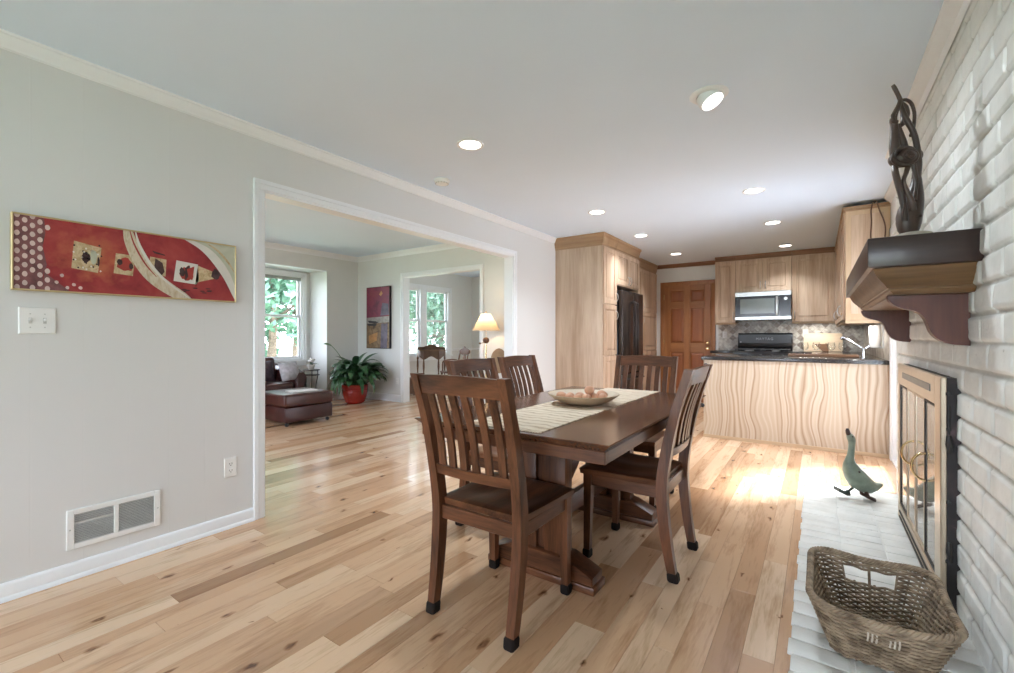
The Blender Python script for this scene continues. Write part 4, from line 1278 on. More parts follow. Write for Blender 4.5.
# crown molding below the shelf with mitred returns
prof = [(.018, 1.405), (.022, 1.398), (.026, 1.386), (.038, 1.366), (.052, 1.350), (.062, 1.338), (.066, 1.330), (.072, 1.328), (.074, 1.320), (.084, 1.312), (.088, 1.304)]
mb = MB(); rings = []
for ins, z in prof: rings.append([(XB+.01, MY0+ins+.012, z), (MX+ins, MY0+ins+.012, z), (MX+ins, MY1-ins-.012, z), (XB+.01, MY1-ins-.012, z)])
mb.loft(rings); mb.build('crown_molding', M['mantel_mold'], t, True, angle=25)
# corbels: S curve bracket in the x-z plane
s_curve = [(.232, 1.306), (.238, 1.286), (.252, 1.268), (.275, 1.254), (.303, 1.246), (.325, 1.236), (.343, 1.216), (.354, 1.186), (.363, 1.158), (.380, 1.133), (.405, 1.116), (.435, 1.108), (XB+.008, 1.105)]
s_curve = [(p.x, p.z) for p in smooth_path([(a, 0, b2) for a, b2 in s_curve], 3)]
for y0, y1 in ((2.385, 2.445), (3.700, 3.760)):
    mb = MB(); mb.prism(s_curve + [(XB+.008, 1.306)], 'y', y0, y1, .002); mb.build('corbel', M['mantel_corbel'], t, True)

# ================================================================== carved sculpture on the mantel
t = thing('carved_sculpture', 'tall dark carved wooden sculpture of twining stems and a blossom on the mantel', 'sculpture', (.30, 2.335, 1.520))
def tb(name, pts, rad, k=6, n=12, mat='sculpt', flat=1.0):
    mb = MB(); P_ = smooth_path(pts, k); mb.tube(P_, lerp_list(rad, len(P_)), n, flat=flat); return mb.build(name, M[mat], t)
mb = MB(); mb.lathe([(.001, 0), (.056, 0), (.060, .006), (.056, .016), (.040, .022), (.001, .024)], 20, (.005, 0, 0)); mb.build('base', plain('pale_stone_base', (.33, .28, .23), .6, var=.25, nscale=30), t)
# u = to the camera right, local frame rotated so x is roughly across the picture
def S(u, z, d=0.0): return (u*rt.x*1.02+d*fw.x, u*rt.y*1.02+d*fw.y, z)
C_ = .00095
def Q(x, y_, d=0.0): return S((x-140)*C_, (667-y_)*C_, d)
mb = MB()
rings = []
for x, y_, rx, rd in ((128, 648, 30, 24), (127, 632, 38, 30), (128, 605, 44, 36), (130, 575, 46, 38), (136, 545, 44, 36), (145, 515, 38, 32), (153, 485, 30, 26), (158, 455, 22, 20), (160, 425, 17, 16), (158, 395, 14, 13)):
    c = Q(x, y_); rings.append([(c[0]+C_*(rx*math.cos(2*PI*i/18)*rt.x+rd*math.sin(2*PI*i/18)*fw.x), c[1]+C_*(rx*math.cos(2*PI*i/18)*rt.y+rd*math.sin(2*PI*i/18)*fw.y), c[2]) for i in range(18)])
mb.loft(rings); mb.build('trunk', M['sculpt'], t)
def tq(name, pts, rad, **k): return tb(name, [Q(*p) for p in pts], [r_*C_*1.06 for r_ in rad], **k)
tq('stem', [(158, 420, 0), (154, 360, -.012), (143, 290, -.018), (128, 235, -.018), (110, 190, -.012), (98, 145, -.006), (95, 105, 0)], [15, 13, 10, 10, 10, 8, 6])
tq('stem', [(95, 600, -.02), (86, 550, -.026), (76, 500, -.026), (68, 450, -.02), (64, 400, -.012), (72, 365, 0)], [10, 11, 11, 11, 11, 9])
tq('stem', [(118, 560, -.03), (106, 520, -.034), (92, 480, -.030), (84, 440, -.026), (98, 405, -.022), (108, 375, -.02)], [11, 10, 8, 7, 8, 9])
tq('stem', [(122, 520, -.030), (128, 480, -.030), (136, 440, -.026), (134, 400, -.02), (128, 370, -.02)], [9, 6, 7, 8, 9])
tq('stem', [(84, 335, .008), (76, 290, .006), (74, 240, .004), (72, 205, .002), (66, 180, 0), (70, 155, -.004), (84, 125, -.004), (94, 100, 0)], [18, 17, 14, 13, 12, 10, 8, 7])
tq('stem', [(132, 320, .012), (118, 270, .012), (100, 230, .010), (88, 195, .008)], [11, 12, 12, 9])
tq('loop', [(96, 102, 0), (120, 98, .002), (142, 112, .004), (156, 148, .006), (153, 195, .004), (138, 232, -.006), (128, 250, -.012)], [6, 6, 6, 6, 6, 7, 8])
tq('loop', [(108, 100, .016), (126, 120, .020), (132, 150, .020), (124, 180, .018), (108, 200, .014)], [6, 14, 15, 11, 6])
tq('loop', [(72, 195, -.010), (54, 188, -.012), (54, 170, -.012), (68, 150, -.010), (80, 130, -.006)], [7, 9, 8, 6, 5])
tq('pointed_tip', [(96, 104, 0), (86, 80, 0), (72, 52, 0), (64, 38, 0)], [8, 7, 7.5, 6])
tq('drooping_leaf', [(86, 510, -.026), (82, 540, -.030), (80, 565, -.030), (80, 588, -.026)], [6, 11, 9, 2], flat=.45)
# blossom: whorled petals
def spiral(a0, turns, r0, r1, d0, d1, n=14):
    out = []
    for i in range(n):
        k = i/(n-1); a = a0+turns*2*PI*k; r_ = r0+(r1-r0)*k
        out.append(Q(92+1.2*r_*math.cos(a)*1.12, 344+1.25*r_*math.sin(a)*.80, d0+(d1-d0)*k))
    return out
for a0, tn, r0, r1, d0, d1, w_ in ((.2, .75, 8, 16, -.052, -.046, 5), (2.4, .6, 18, 26, -.046, -.036, 6.5), (4.6, .6, 20, 30, -.044, -.032, 6.5), (.6, .5, 30, 38, -.034, -.020, 8), (3.2, .5, 32, 42, -.032, -.016, 8)):
    p_ = spiral(a0, tn, r0, r1, d0, d1)
    mb = MB(); mb.tube(p_, lerp_list([3*C_, w_*C_*1.2, w_*C_*1.3, 3*C_], len(p_)), 8); mb.build('petal', M['sculpt'], t)
mb = MB(); mb.ball(Q(92, 344, -.012), .040, 16, 12, (1.1, 1.0, .82)); mb.build('blossom_heart', M['sculpt'], t)
mb = MB(); mb.ball(Q(163, 326, .002), .019, 14, 10, (1.0, 1, 1.25)); mb.build('side_bud', M['sculpt'], t)
for u, z in ((-.020, .125), (.002, .08)):
    mb = MB(); mb.ball(S(u, z, -.036), .006, 8, 6); mb.build('knot', M['sculpt'], t)

# ================================================================== goose on the hearth
t = thing('wooden_goose', 'green painted wooden goose striding on the white hearth', 'goose figurine', (.225, 3.96, .011))
gx = Vector((.823, .568, 0)); gd = Vector((-.568, .823, 0))
def G(u, z, d=0.0): v = gx*u+gd*d; return (v.x, v.y, z)
mb = MB(); rings = []
body = [(.175, .105, .004, .006), (.165, .100, .016, .014), (.125, .088, .034, .030), (.085, .090, .052, .050), (.045, .105, .064, .062), (.005, .135, .068, .068), (-.025, .175, .062, .062), (-.045, .215, .050, .052),
        (-.054, .250, .034, .038), (-.052, .278, .024, .027), (-.046, .305, .020, .022), (-.040, .345, .0185, .020), (-.037, .38, .0185, .020), (-.038, .405, .022, .023), (-.046, .428, .0235, .024), (-.056, .445, .019, .019), (-.061, .456, .011, .011)]
for i, (u, z, rw, rh) in enumerate(body):
    a = body[max(i-1, 0)]; b2 = body[min(i+1, len(body)-1)]
    d = Vector((b2[0]-a[0], b2[1]-a[1])).normalized(); nn = Vector((-d.y, d.x))
    ring = []
    for k in range(20):
        an = 2*PI*k/20
        ring.append(G(u+nn.x*rh*math.cos(an), z+nn.y*rh*math.cos(an), rw*math.sin(an)))
    rings.append(ring)
mb.loft(rings); gb = mb.build('body', M['goose'], t)
mb = MB()
mb.tube([G(-.055, .440), G(-.064, .460), G(-.068, .478), G(-.069, .490)], [.015, .0145, .012, .007], 12); mb.build('beak', M['goose_dark'], t)
mb = MB(); 
for s in (-1, 1): mb.ball(G(-.049, .437, s*.0215), .0045, 8, 6)
mb.build('eye', M['goose_dark'], t)
mb = MB(); mb.tube([G(.02, .095, .02), G(-.045, .050, .02), G(-.060, .048, .02)], [.010, .008, .008], 8); lg = mb.build('raised_leg', M['goose_foot'], t)
mb = MB(); mb.loft([[G(u, z+dz, .02+v) for dz, v in ((-.013, -w2*.8), (-.013, w2*.8), (.0, w2), (.012, w2*.7), (.012, -w2*.7), (.0, -w2))] for u, z, w2 in ((-.040, .032, .012), (-.065, .034, .020), (-.100, .050, .034), (-.125, .064, .036), (-.132, .067, .030))])
mb.build('raised_foot', M['goose_foot'], t)
mb = MB(); mb.tube([G(.03, .075, -.03), G(.04, .045, -.035), G(.05, .03, -.035)], [.014, .011, .010], 8); mb.build('standing_leg', M['goose_dark'], t)
mb = MB(); mb.loft([[G(u, z+dz, -.035+v) for dz, v in ((-.0092, -w2*.9), (-.0092, w2*.9), (.002, w2), (.013, w2*.7), (.013, -w2*.7), (.002, -w2))] for u, z, w2 in ((-.005, .052, .010), (.015, .042, .020), (.05, .022, .030), (.075, .010, .032), (.085, .0095, .024))])
mb.build('standing_foot', M['goose_dark'], t)
mb = MB(); mb.ball(G(-.030, .205, -.058), .007, 8, 6, (1, 1, 1)); mb.build('knot', M['goose_dark'], t)

# ================================================================== wicker basket
def make_basket():
    cx, cy, z0 = .175, 2.155, .0115
    t = thing('wicker_basket', 'empty rectangular weathered wicker basket on the white hearth', 'basket', (cx, cy, z0))
    Hb = .190
    # half sizes bottom -> top
    def half(z): k = z/Hb; return .132+.068*k, .172+.090*k
    def rr(z): return .055+.04*z/Hb
    def per(s, z, off=0.0):
        """point on rounded rectangle perimeter, s in 0..1; returns point and outward normal. starts mid near side (-y)"""
        hx, hy = half(z); r = rr(z); hx += off; hy += off
        segs = []
        sx, sy = 2*(hx-r), 2*(hy-r); q_ = PI*r/2; Ltot = 2*sx+2*sy+4*q_
        d = s*Ltot
        # sequence: right half of near side, corner, right side, corner, far side, corner, left side, corner, left half of near side
        parts = [('l', sx/2, (0, -hy), (1, 0)), ('a', q_, (hx-r, -hy+r), -PI/2), ('l', sy, (hx, -hy+r), (0, 1)), ('a', q_, (hx-r, hy-r), 0), ('l', sx, (hx-r, hy), (-1, 0)),
                 ('a', q_, (-hx+r, hy-r), PI/2), ('l', sy, (-hx, hy-r), (0, -1)), ('a', q_, (-hx+r, -hy+r), PI), ('l', sx/2, (-hx+r, -hy), (1, 0))]
        for p in parts:
            if d <= p[1]+1e-9:
                if p[0] == 'l':
                    x, y_ = p[2][0]+p[3][0]*d, p[2][1]+p[3][1]*d; nx, ny = p[3][1], -p[3][0]
                else:
                    a = p[3]+d/r; nx, ny = math.cos(a), math.sin(a); x, y_ = p[2][0]+r*nx, p[2][1]+r*ny
                return Vector((x, y_, 0)), Vector((nx, ny, 0))
            d -= p[1]
        return Vector((0, -hy, 0)), Vector((0, -1, 0))
    def dip(s):    # rim sags a little in the middle of each long face, lifts at corners
        return .008*math.cos(8*PI*s)*-1
    ns = 44
    mb = MB()
    for i in range(ns):
        s = (i+.5)/ns; pts = []
        if .008 < abs(s-.5) < .052:      # hand hole: stakes stop below and start above
            for zz0, zz1 in ((.004, .112), (.160, Hb)):
                pts = []
                for j in range(4):
                    z = zz0+(zz1-zz0)*j/3; p, nrm = per(s, z); pts.append((p.x, p.y, z+dip(s)*z/Hb))
                mb.tube(pts, .0042, 5)
            continue
        for j in range(7):
            z = .004+(Hb-.004)*j/6; p, nrm = per(s, z); pts.append((p.x, p.y, z+dip(s)*z/Hb))
        mb.tube(pts, .0042, 5)
    mb.tube([(per(.5, Hb*j/4)[0].x, per(.5, Hb*j/4)[0].y, .004+(Hb-.004)*j/4+dip(.5)*j/4) for j in range(5)], .0055, 6)
    mb.build('stakes', M['wicker'], t)
    rows = 22; mb = MB(); rnd = random.Random(2)
    for row in range(rows):
        z = .010+(Hb-.022)*row/(rows-1)
        gap = row in (13, 14, 15, 16, 17, 18)
        for strand in range(1):
            run_ = []; runs = []
            nseg = ns*4
            for i in range(nseg+1):
                s = i/nseg; far = abs(s-.5) < .055; near = False
                if gap and far:
                    if len(run_) > 2: runs.append(run_)
                    run_ = []; continue
                ph = PI*ns*s + (PI if (row+strand) % 2 else 0)
                off = .0060*math.sin(ph)
                zz = z + .0022*noise.noise((s*30, row, strand))
                p, nrm = per(s % 1.0, zz)
                p = p+nrm*off; run_.append((p.x, p.y, zz+dip(s)*zz/Hb))
            if len(run_) > 2: runs.append(run_)
            for r_ in runs:
                mb.tube(r_, .0053+rnd.uniform(-.0006, .0006), 6)
    mb.build('side_weave', M['wicker'], t)
    # rim: three twisted strands
    for k in range(4):
        mb = MB(); pts = []
        n = 240
        for i in range(n):
            s = i/n; p, nrm = per(s, Hb); a = 2*PI*(s*30)+k*PI/2
            p = p+nrm*(.0085*math.cos(a)); pts.append((p.x, p.y, Hb+.004+.0085*math.sin(a)+dip(s)+.0015*noise.noise((s*40, k, 0))))
        mb.tube(pts, .0052, 6, closed=True); mb.build('rim_strand', M['wicker'], t)
    # handle lashings on near side and frame of the far hand holes
    mb = MB()
    for i in range(8):
        u = -.040+.080*i/7
        if abs(u) < .010: continue
        z = .135; hy = half(z)[1]
        mb.tube([(u, -hy-.009, z-.016), (u+.002, -hy-.011, z), (u+.001, -hy-.009-.006, z+.016)], .0030, 5)
    mb.build('pale_lashing', M['wicker_pale'], t)
    # woven bottom
    mb = MB(); hx, hy = half(0); nx, ny = 13, 30
    for i in range(nx):
        x = -hx+.012+(2*hx-.024)*i/(nx-1); mb.tube([(x, -hy+.01, .006), (x, hy-.01, .006)], .0042, 5)
    for j in range(ny):
        y_ = -hy+.010+(2*hy-.02)*j/(ny-1); pts = []
        for i in range(nx*4):
            x = -hx+.004+(2*hx-.008)*i/(nx*4-1)
            pts.append((x, y_, .008+.0045*math.sin(PI*(x+hx-.012)/((2*hx-.024)/(nx-1))+(PI if j % 2 else 0)+PI/2)))
        mb.tube(pts, .0046, 5)
    mb.build('bottom_weave', M['wicker'], t)
    return t


make_basket()

# ================================================================== kitchen: cabinet helpers
def door_mb(mb, face, d, u0, u1, z0, z1, axis, st=.058, th=.020):
    """framed door with a raised field; face: cabinet front plane, d: outward sign; u: along the front"""
    def bx(a, b_, c0, c1, t0, t1, bev=.002):
        lo, hi = sorted((face+d*t0, face+d*t1))
        if axis == 'y': mb.box(lo, hi, a, b_, c0, c1, bev, 1)      # front faces +-x, runs along y
        else: mb.box(a, b_, lo, hi, c0, c1, bev, 1)                # front faces +-y, runs along x
    bx(u0, u0+st, z0, z1, 0, th); bx(u1-st, u1, z0, z1, 0, th)
    bx(u0+st-.001, u1-st+.001, z0, z0+st, 0, th-.0005); bx(u0+st-.001, u1-st+.001, z1-st, z1, 0, th-.0005)
    bx(u0+st-.002, u1-st+.002, z0+st-.002, z1-st+.002, .002, .009, 0)
    if u1-u0 > 2*st+.06: bx(u0+st+.022, u1-st-.022, z0+st+.022, z1-st-.022, .008, .015, .006)


def pull_mb(p, axis, d, L=.11, vertical=True):
    mb = MB(); x, y_, z = p
    n = Vector((d, 0, 0)) if axis == 'y' else Vector((0, d, 0))
    al = Vector((0, 0, 1)) if vertical else (Vector((0, 1, 0)) if axis == 'y' else Vector((1, 0, 0)))
    a = Vector(p)-al*L/2; b_ = Vector(p)+al*L/2
    mb.tube(bez(a, a+n*.038, b_+n*.038, b_, 10), .0048, 8)
    return mb


def add_door(root, face, d, u0, u1, z0, z1, axis, mat, pull=None, vertical=True, name='door', metal='steel'):
    mb = MB(); g = .0015
    door_mb(mb, face, d, u0+g, u1-g, z0+g, z1-g, axis)
    dr = mb.build(name, M[mat], root, True)
    if pull:
        pu, pz = pull
        p = (face+d*.020, pu, pz) if axis == 'y' else (pu, face+d*.020, pz)
        pull_mb(p, axis, d, vertical=vertical).build('pull', M[metal], dr, True)
    return dr


def cab_crown(root, poly_x0, poly_x1, y0, y1, z0, z1, out, mat, front='x+', name='crown'):
    """stepped flaring crown around a box top; out: projection; closed loft"""
    mb = MB(); rings = []
    for o, z in ((.004, z0), (.004, z0+.022), (.012, z0+.028), (out*.55, z0+(z1-z0)*.62), (out*.62, z0+(z1-z0)*.70), (out, z0+(z1-z0)*.84), (out, z1)):
        xa, xb_ = poly_x0, poly_x1; ya_, yb2 = y0, y1
        if 'x+' in front: xb_ += o
        if 'x-' in front: xa -= o
        if 'y-' in front: ya_ -= o
        if 'y+' in front: yb2 += o
        rings.append([(xa, ya_, z), (xb_, ya_, z), (xb_, yb2, z), (xa, yb2, z)])
    mb.loft(rings); return mb.build(name, mat, root, True, angle=25)


# ---- tall pantry beside the refrigerator (left side of the kitchen, backs onto the left wall)
PF = -2.225      # front plane
t = thing('pantry_cabinet', 'tall light hickory pantry cabinet with a broad plain side panel, against the white wall', 'cabinet', (-2.55, 5.56, 0))
mb = MB(); mb.box(XL+.002, PF, 5.345, 5.775, .10, 2.30); mb.box(XL+.002, PF-.06, 5.35, 5.775, 0, .10); mb.build('body', M['cab_z'], t, True, smooth=False)
mb = MB(); mb.box(XL+.002, PF+.002, 5.325, 5.345, 0, 2.30, .002, 1); mb.build('side_panel', wood('pale_side_panel', (.37, .255, .17), (.56, .43, .32), 'z', 6, .07, .40, contrast=(.36, .64)), t, True)
add_door(t, PF, 1, 5.345, 5.775, 1.56, 2.28, 'y', 'cab_z', (5.745, 1.66))
add_door(t, PF, 1, 5.345, 5.775, .90, 1.55, 'y', 'cab_z', (5.745, 1.42))
add_door(t, PF, 1, 5.345, 5.775, .11, .89, 'y', 'cab_z', (5.745, .80))
cab_crown(t, XL+.002, PF, 5.325, 5.775, 2.285, H-.002, .05, M['crown_tan_x'], 'x+y-')
t = thing('over_fridge_cabinet', 'light hickory cabinet above the dark refrigerator', 'cabinet', (-2.55, 6.23, 1.83))
mb = MB(); mb.box(XL+.002, PF, 5.78, 6.70, 1.83, 2.30); mb.box(XL+.002, PF, 6.68, 6.70, 0, 1.83); mb.build('body', M['cab_z'], t, True, smooth=False)
add_door(t, PF, 1, 5.78, 6.24, 1.84, 2.28, 'y', 'cab_z', (6.20, 1.92)); add_door(t, PF, 1, 6.24, 6.70, 1.84, 2.28, 'y', 'cab_z', (6.28, 1.92))
cab_crown(t, XL+.002, PF, 5.78, 6.70, 2.285, H-.002, .05, M['crown_tan_y'], 'x+')
t = thing('refrigerator', 'black french door refrigerator between the hickory cabinets', 'refrigerator', (-2.5, 6.23, 0))
mb = MB(); mb.box(XL+.04, -2.20, 5.80, 6.66, .03, 1.765, .006, 2); mb.box(XL+.1, -2.24, 5.83, 6.63, 0, .03); mb.build('body', M['black_gloss'], t, True)
for a, b_, hy in ((5.803, 6.228, 6.185), (6.232, 6.657, 6.275)):
    mb = MB(); mb.box(-2.195, -2.135, a, b_, .64, 1.762, .012, 3); d = mb.build('door', M['fridge'], t, True)
    mb = MB(); mb.tube([(-2.137, hy, .80), (-2.090, hy, .83), (-2.085, hy, 1.2), (-2.090, hy, 1.60), (-2.137, hy, 1.63)], .013, 10); mb.build('handle', M['fridge'], d, True)
mb = MB(); mb.box(-2.195, -2.135, 5.803, 6.657, .07, .632, .012, 3); d = mb.build('freezer_drawer', M['fridge'], t, True)
mb = MB(); mb.tube([(-2.137, 5.90, .56), (-2.088, 5.93, .56), (-2.088, 6.53, .56), (-2.137, 6.56, .56)], .013, 10); mb.build('handle', M['fridge'], d, True)
# ---- second tall cabinet beyond the refrigerator
t = thing('utility_cabinet', 'tall narrow hickory cabinet between the refrigerator and the pine door wall', 'cabinet', (-2.65, 7.55, 0))
CF = -2.46
mb = MB(); mb.box(XL+.002, CF, 6.705, YB-.002, .10, 2.30); mb.box(XL+.002, CF-.06, 6.705, YB-.002, 0, .10); mb.build('body', M['cab_z'], t, True, smooth=False)
for a, b_ in ((6.71, 7.55), (7.55, YB-.004)):
    m_ = (a+b_)/2
    add_door(t, CF, 1, a, b_, 1.56, 2.28, 'y', 'cab_z', (a+.04, 1.66)); add_door(t, CF, 1, a, b_, .90, 1.55, 'y', 'cab_z', (a+.04, 1.42)); add_door(t, CF, 1, a, b_, .11, .89, 'y', 'cab_z', (a+.04, .80))
cab_crown(t, XL+.002, CF, 6.705, YB-.002, 2.285, H-.002, .05, M['crown_tan_y'], 'x+')

# ---- wall cabinets on the back wall
UF = 8.07; UB, UT = 1.36, 2.375
ups = [('wall_cabinet', 'narrow hickory wall cabinet between the pine door and the microwave', -1.395, -1.088, UB, 1),
       ('wall_cabinet', 'short two-door hickory wall cabinet above the microwave', -1.086, -.326, 1.838, 2),
       ('wall_cabinet', 'wide hickory wall cabinet with a vertical figured grain, right of the microwave', -.324, .205, UB, 1)]
for nm, lab, x0, x1, z0, nd in ups:
    t = thing(nm, lab, 'cabinet', ((x0+x1)/2, YB, z0), 0, 'kitchen wall cabinets')
    mb = MB(); mb.box(x0, x1, UF, YB-.012, z0, UT, .001, 1); mb.build('body', M['cab_z'], t, True, smooth=False)
    for k in range(nd):
        a = x0+(x1-x0)*k/nd; b_ = x0+(x1-x0)*(k+1)/nd
        pu = (b_-.035 if (k == 0 and nd == 2) else a+.035) if nd == 2 else (b_-.035 if x0 < -1 else a+.035)
        add_door(t, UF, -1, a, b_, z0+.004, UT-.02, 'x', 'cab_z', (pu, z0+.11))
    if z0 == UB:
        mb = MB(); mb.box(x0, x1, UF-.001, UF+.018, UB-.026, UB, .003, 1); mb.build('light_rail', M['cab_x'], t, True)  # rail added to hide the under-cabinet light strip from view
    cab_crown(t, x0, x1, UF, YB-.012, UT-.012, H-.002, .032, M['crown_brown'], 'y-')
# ---- wall cabinets along the right wall, broad end panel facing the dining area
EF = .225
t = thing('wall_cabinet', 'hickory wall cabinet above the peninsula end, its plain end panel facing the table', 'cabinet', (XR, 6.6, 1.29), 0, 'kitchen wall cabinets')
mb = MB(); mb.box(EF, XR-.002, 5.505, 8.395, 1.305, 2.36); mb.build('body', M['cab_z'], t, True, smooth=False)
mb = MB(); mb.box(EF-.004, XR-.002, 5.487, 5.505, 1.290, 2.375, .002, 1); mb.build('end_panel', wood('end_panel_wood', (.44, .29, .165), (.58, .42, .27), 'z', 6, .12, .42), t, True)
mb = MB(); mb.box(EF+.04, XR-.05, 5.484, 5.4875, 1.36, 2.31, .001, 1); mb.build('end_field', M['cab_z'], t, True)
for k in range(4):
    a = 5.505+(8.03-5.505)*k/4; b_ = 5.505+(8.03-5.505)*(k+1)/4
    add_door(t, EF, -1, a, b_, 1.305, 2.355, 'y', 'cab_z', ((b_-.04) if k % 2 == 0 else (a+.04), 1.42))
mb = MB(); mb.box(EF-.030, XR-.002, 5.470, 8.395, 2.372, 2.398, .006, 2); mb.box(EF-.018, XR-.002, 5.480, 8.395, 2.355, 2.374, .004, 1); mb.build('top_molding', M['crown_tan_x'], t, True)
mb = MB(); mb.box(EF-.006, XR-.002, 5.48, 5.51, 1.266, 1.300, .004, 1); mb.box(EF-.006, EF+.02, 5.50, 8.05, 1.278, 1.300, .004, 1); mb.build('light_rail', M['cab_x'], t, True)
# loose brown cord hanging over that end panel
mb = MB()
cp = smooth_path([(.445, 5.55, 2.405), (.435, 5.50, 2.415), (.425, 5.462, 2.40), (.415, 5.470, 2.33), (.418, 5.474, 2.22), (.412, 5.476, 2.10), (.416, 5.476, 1.98)], 5)
mb.tube(cp, .0055, 7)
cp = smooth_path([(.440, 5.56, 2.405), (.445, 5.50, 2.418), (.455, 5.462, 2.40), (.478, 5.470, 2.32), (.505, 5.476, 2.24), (.520, 5.476, 2.15), (.512, 5.477, 2.02)], 5)
mb.tube(cp, .0055, 7)
tag(mb.build('power_cord', M['cord']), 'brown cord looped over the top of the end wall cabinet', 'cord')

# ---- base cabinets and counters
CT0, CT1 = .875, .915
t = thing('peninsula_cabinet', 'kitchen peninsula with pale panel of bold wavy hickory figure facing the dining area', 'cabinet', (-.26, 5.9, 0))
mb = MB(); mb.box(-1.065, XR-.003, 5.515, 6.33, .0, CT0); mb.build('body', M['cab_z'], t, True, smooth=False)
mb = MB(); mb.box(-1.072, XR-.003, 5.500, 5.515, .0, CT0, .001, 1); mb.build('figured_panel', M['veneer'], t, True, smooth=False)
mb = MB(); mb.box(-1.074, XR-.003, 5.492, 5.500, 0, .035, .002, 1); mb.build('base_shoe', M['cab_x'], t, True)
for p in ((-1.045, .815), (-1.08, .36)):
    mb = MB(); mb.lathe([(.008, 0), (.007, -.012), (.022, -.018), (.024, -.026), (.016, -.033), (.001, -.034)], 14, (p[0], 5.502, p[1]), 'y'); mb.build('knob', M['iron'], t, True)
t = thing('peninsula_counter', 'dark granite counter slab on top of the peninsula', 'countertop', (-.26, 5.9, CT0))
mb = MB(); mb.box(-1.095, XR-.012, 5.475, 6.35, CT0, CT1, .006, 2); mb.build('slab', M['granite'], t, True)
t = thing('base_cabinet', 'low hickory base cabinet between the pine door and the range', 'cabinet', (-1.24, 8.1, 0))
mb = MB(); mb.box(-1.395, -1.092, 7.80, YB-.012, .10, CT0); mb.box(-1.395, -1.092, 7.86, YB-.012, 0, .10); mb.build('body', M['cab_z'], t, True, smooth=False)
add_door(t, 7.80, -1, -1.395, -1.092, .11, .70, 'x', 'cab_z', (-1.13, .62)); add_door(t, 7.80, -1, -1.395, -1.092, .705, .868, 'x', 'cab_x', (-1.24, .79), False, 'drawer')
t = thing('base_counter', 'short piece of dark granite counter left of the range', 'countertop', (-1.24, 8.1, CT0))
mb = MB(); mb.box(-1.42, -1.090, 7.775, YB-.012, CT0, CT1, .006, 2); mb.build('slab', M['granite'], t, True)
t = thing('base_cabinet', 'hickory base cabinets in the corner right of the range, behind the peninsula', 'cabinet', (.1, 7.6, 0))
mb = MB(); mb.prism([(-.320, YB-.012), (-.320, 7.80), (-.04, 7.80), (-.04, 6.355), (XR-.012, 6.355), (XR-.012, YB-.012)], 'z', .10, CT0); mb.build('body', M['cab_z'], t, True, smooth=False)
add_door(t, 7.80, -1, -.318, -.06, .11, .868, 'x', 'cab_z', (-.28, .78))
for k in range(2): add_door(t, -.04, -1, 6.40+.68*k, 7.08+.68*k, .11, .868, 'y', 'cab_z', (6.45+.68*k, .78))
t = thing('corner_counter', 'dark granite corner counter right of the range', 'countertop', (.1, 7.6, CT0))
mb = MB(); mb.prism([(-.322, YB-.012), (-.322, 7.775), (-.065, 7.775), (-.065, 6.352), (XR-.012, 6.352), (XR-.012, YB-.012)], 'z', CT0, CT1, .004); mb.build('slab', M['granite'], t, True, smooth=False)

# ---- slim unseen lights added under the wall cabinets to brighten the counter
for (x0, x1, y0, y1, z, lab) in ((-.27, .15, 8.10, 8.14, UB, 'slim unseen light strip added under the wide wall cabinet right of the microwave'), (.36, .40, 5.62, 6.20, 1.305, 'slim unseen light strip added under the right-hand wall cabinet above the sink counter')):
    t = thing('added_cabinet_light', lab, 'light', ((x0+x1)/2, (y0+y1)/2, z))
    mb = MB(); mb.box(x0, x1, y0, y1, z-.014, z-.001, .003, 1); mb.build('housing', M['plate'], t, True)
    mb = MB(); mb.box(x0+.005, x1-.005, y0+.005, y1-.005, z-.017, z-.0135); mb.build('diffuser', M['bulb'], t, True)
    d = bpy.data.lights.new('lamp', 'AREA'); d.shape = 'RECTANGLE'; d.size = x1-x0; d.size_y = y1-y0; d.energy = 3.0; d.color = (1, .95, .88)
    o = bpy.data.objects.new('lamp', d); COL.objects.link(o); o.parent = t; o.location = (0, 0, -.02)

# ---- range
RXa, RXb = -1.086, -.326
t = thing('gas_range', 'black gas range with a lettered back panel under the microwave', 'range', (-.706, 8.05, 0))
mb = MB(); mb.box(RXa, RXb, 7.76, YB-.014, .06, .90, .004, 1); mb.box(RXa+.03, RXb-.03, 7.82, YB-.03, 0, .06); mb.build('body', M['black_gloss'], t, True)
mb = MB(); mb.box(RXa, RXb, 7.735, YB-.09, .895, .915, .006, 2); mb.build('cooktop', M['black_gloss'], t, True)
mb = MB(); mb.box(RXa+.02, RXb-.02, 7.735, 7.762, .26, .80, .008, 2); d = mb.build('oven_door', M['black_gloss'], t, True)
mb = MB(); mb.box(RXa+.12, RXb-.12, 7.731, 7.737, .38, .66); mb.build('oven_window', M['micro_glass'], d, True)
mb = MB(); mb.tube([(RXa+.08, 7.735, .755), (RXa+.08, 7.69, .755), (RXb-.08, 7.69, .755), (RXb-.08, 7.735, .755)], .011, 10); mb.build('handle', M['steel'], d, True)
for k in range(5):
    mb = MB(); mb.lathe([(.020, 0), (.019, -.022), (.015, -.026), (.001, -.027)], 14, (RXa+.10+.14*k, 7.735, .855), 'y'); mb.build('control_knob', M['black_mat'], t, True)
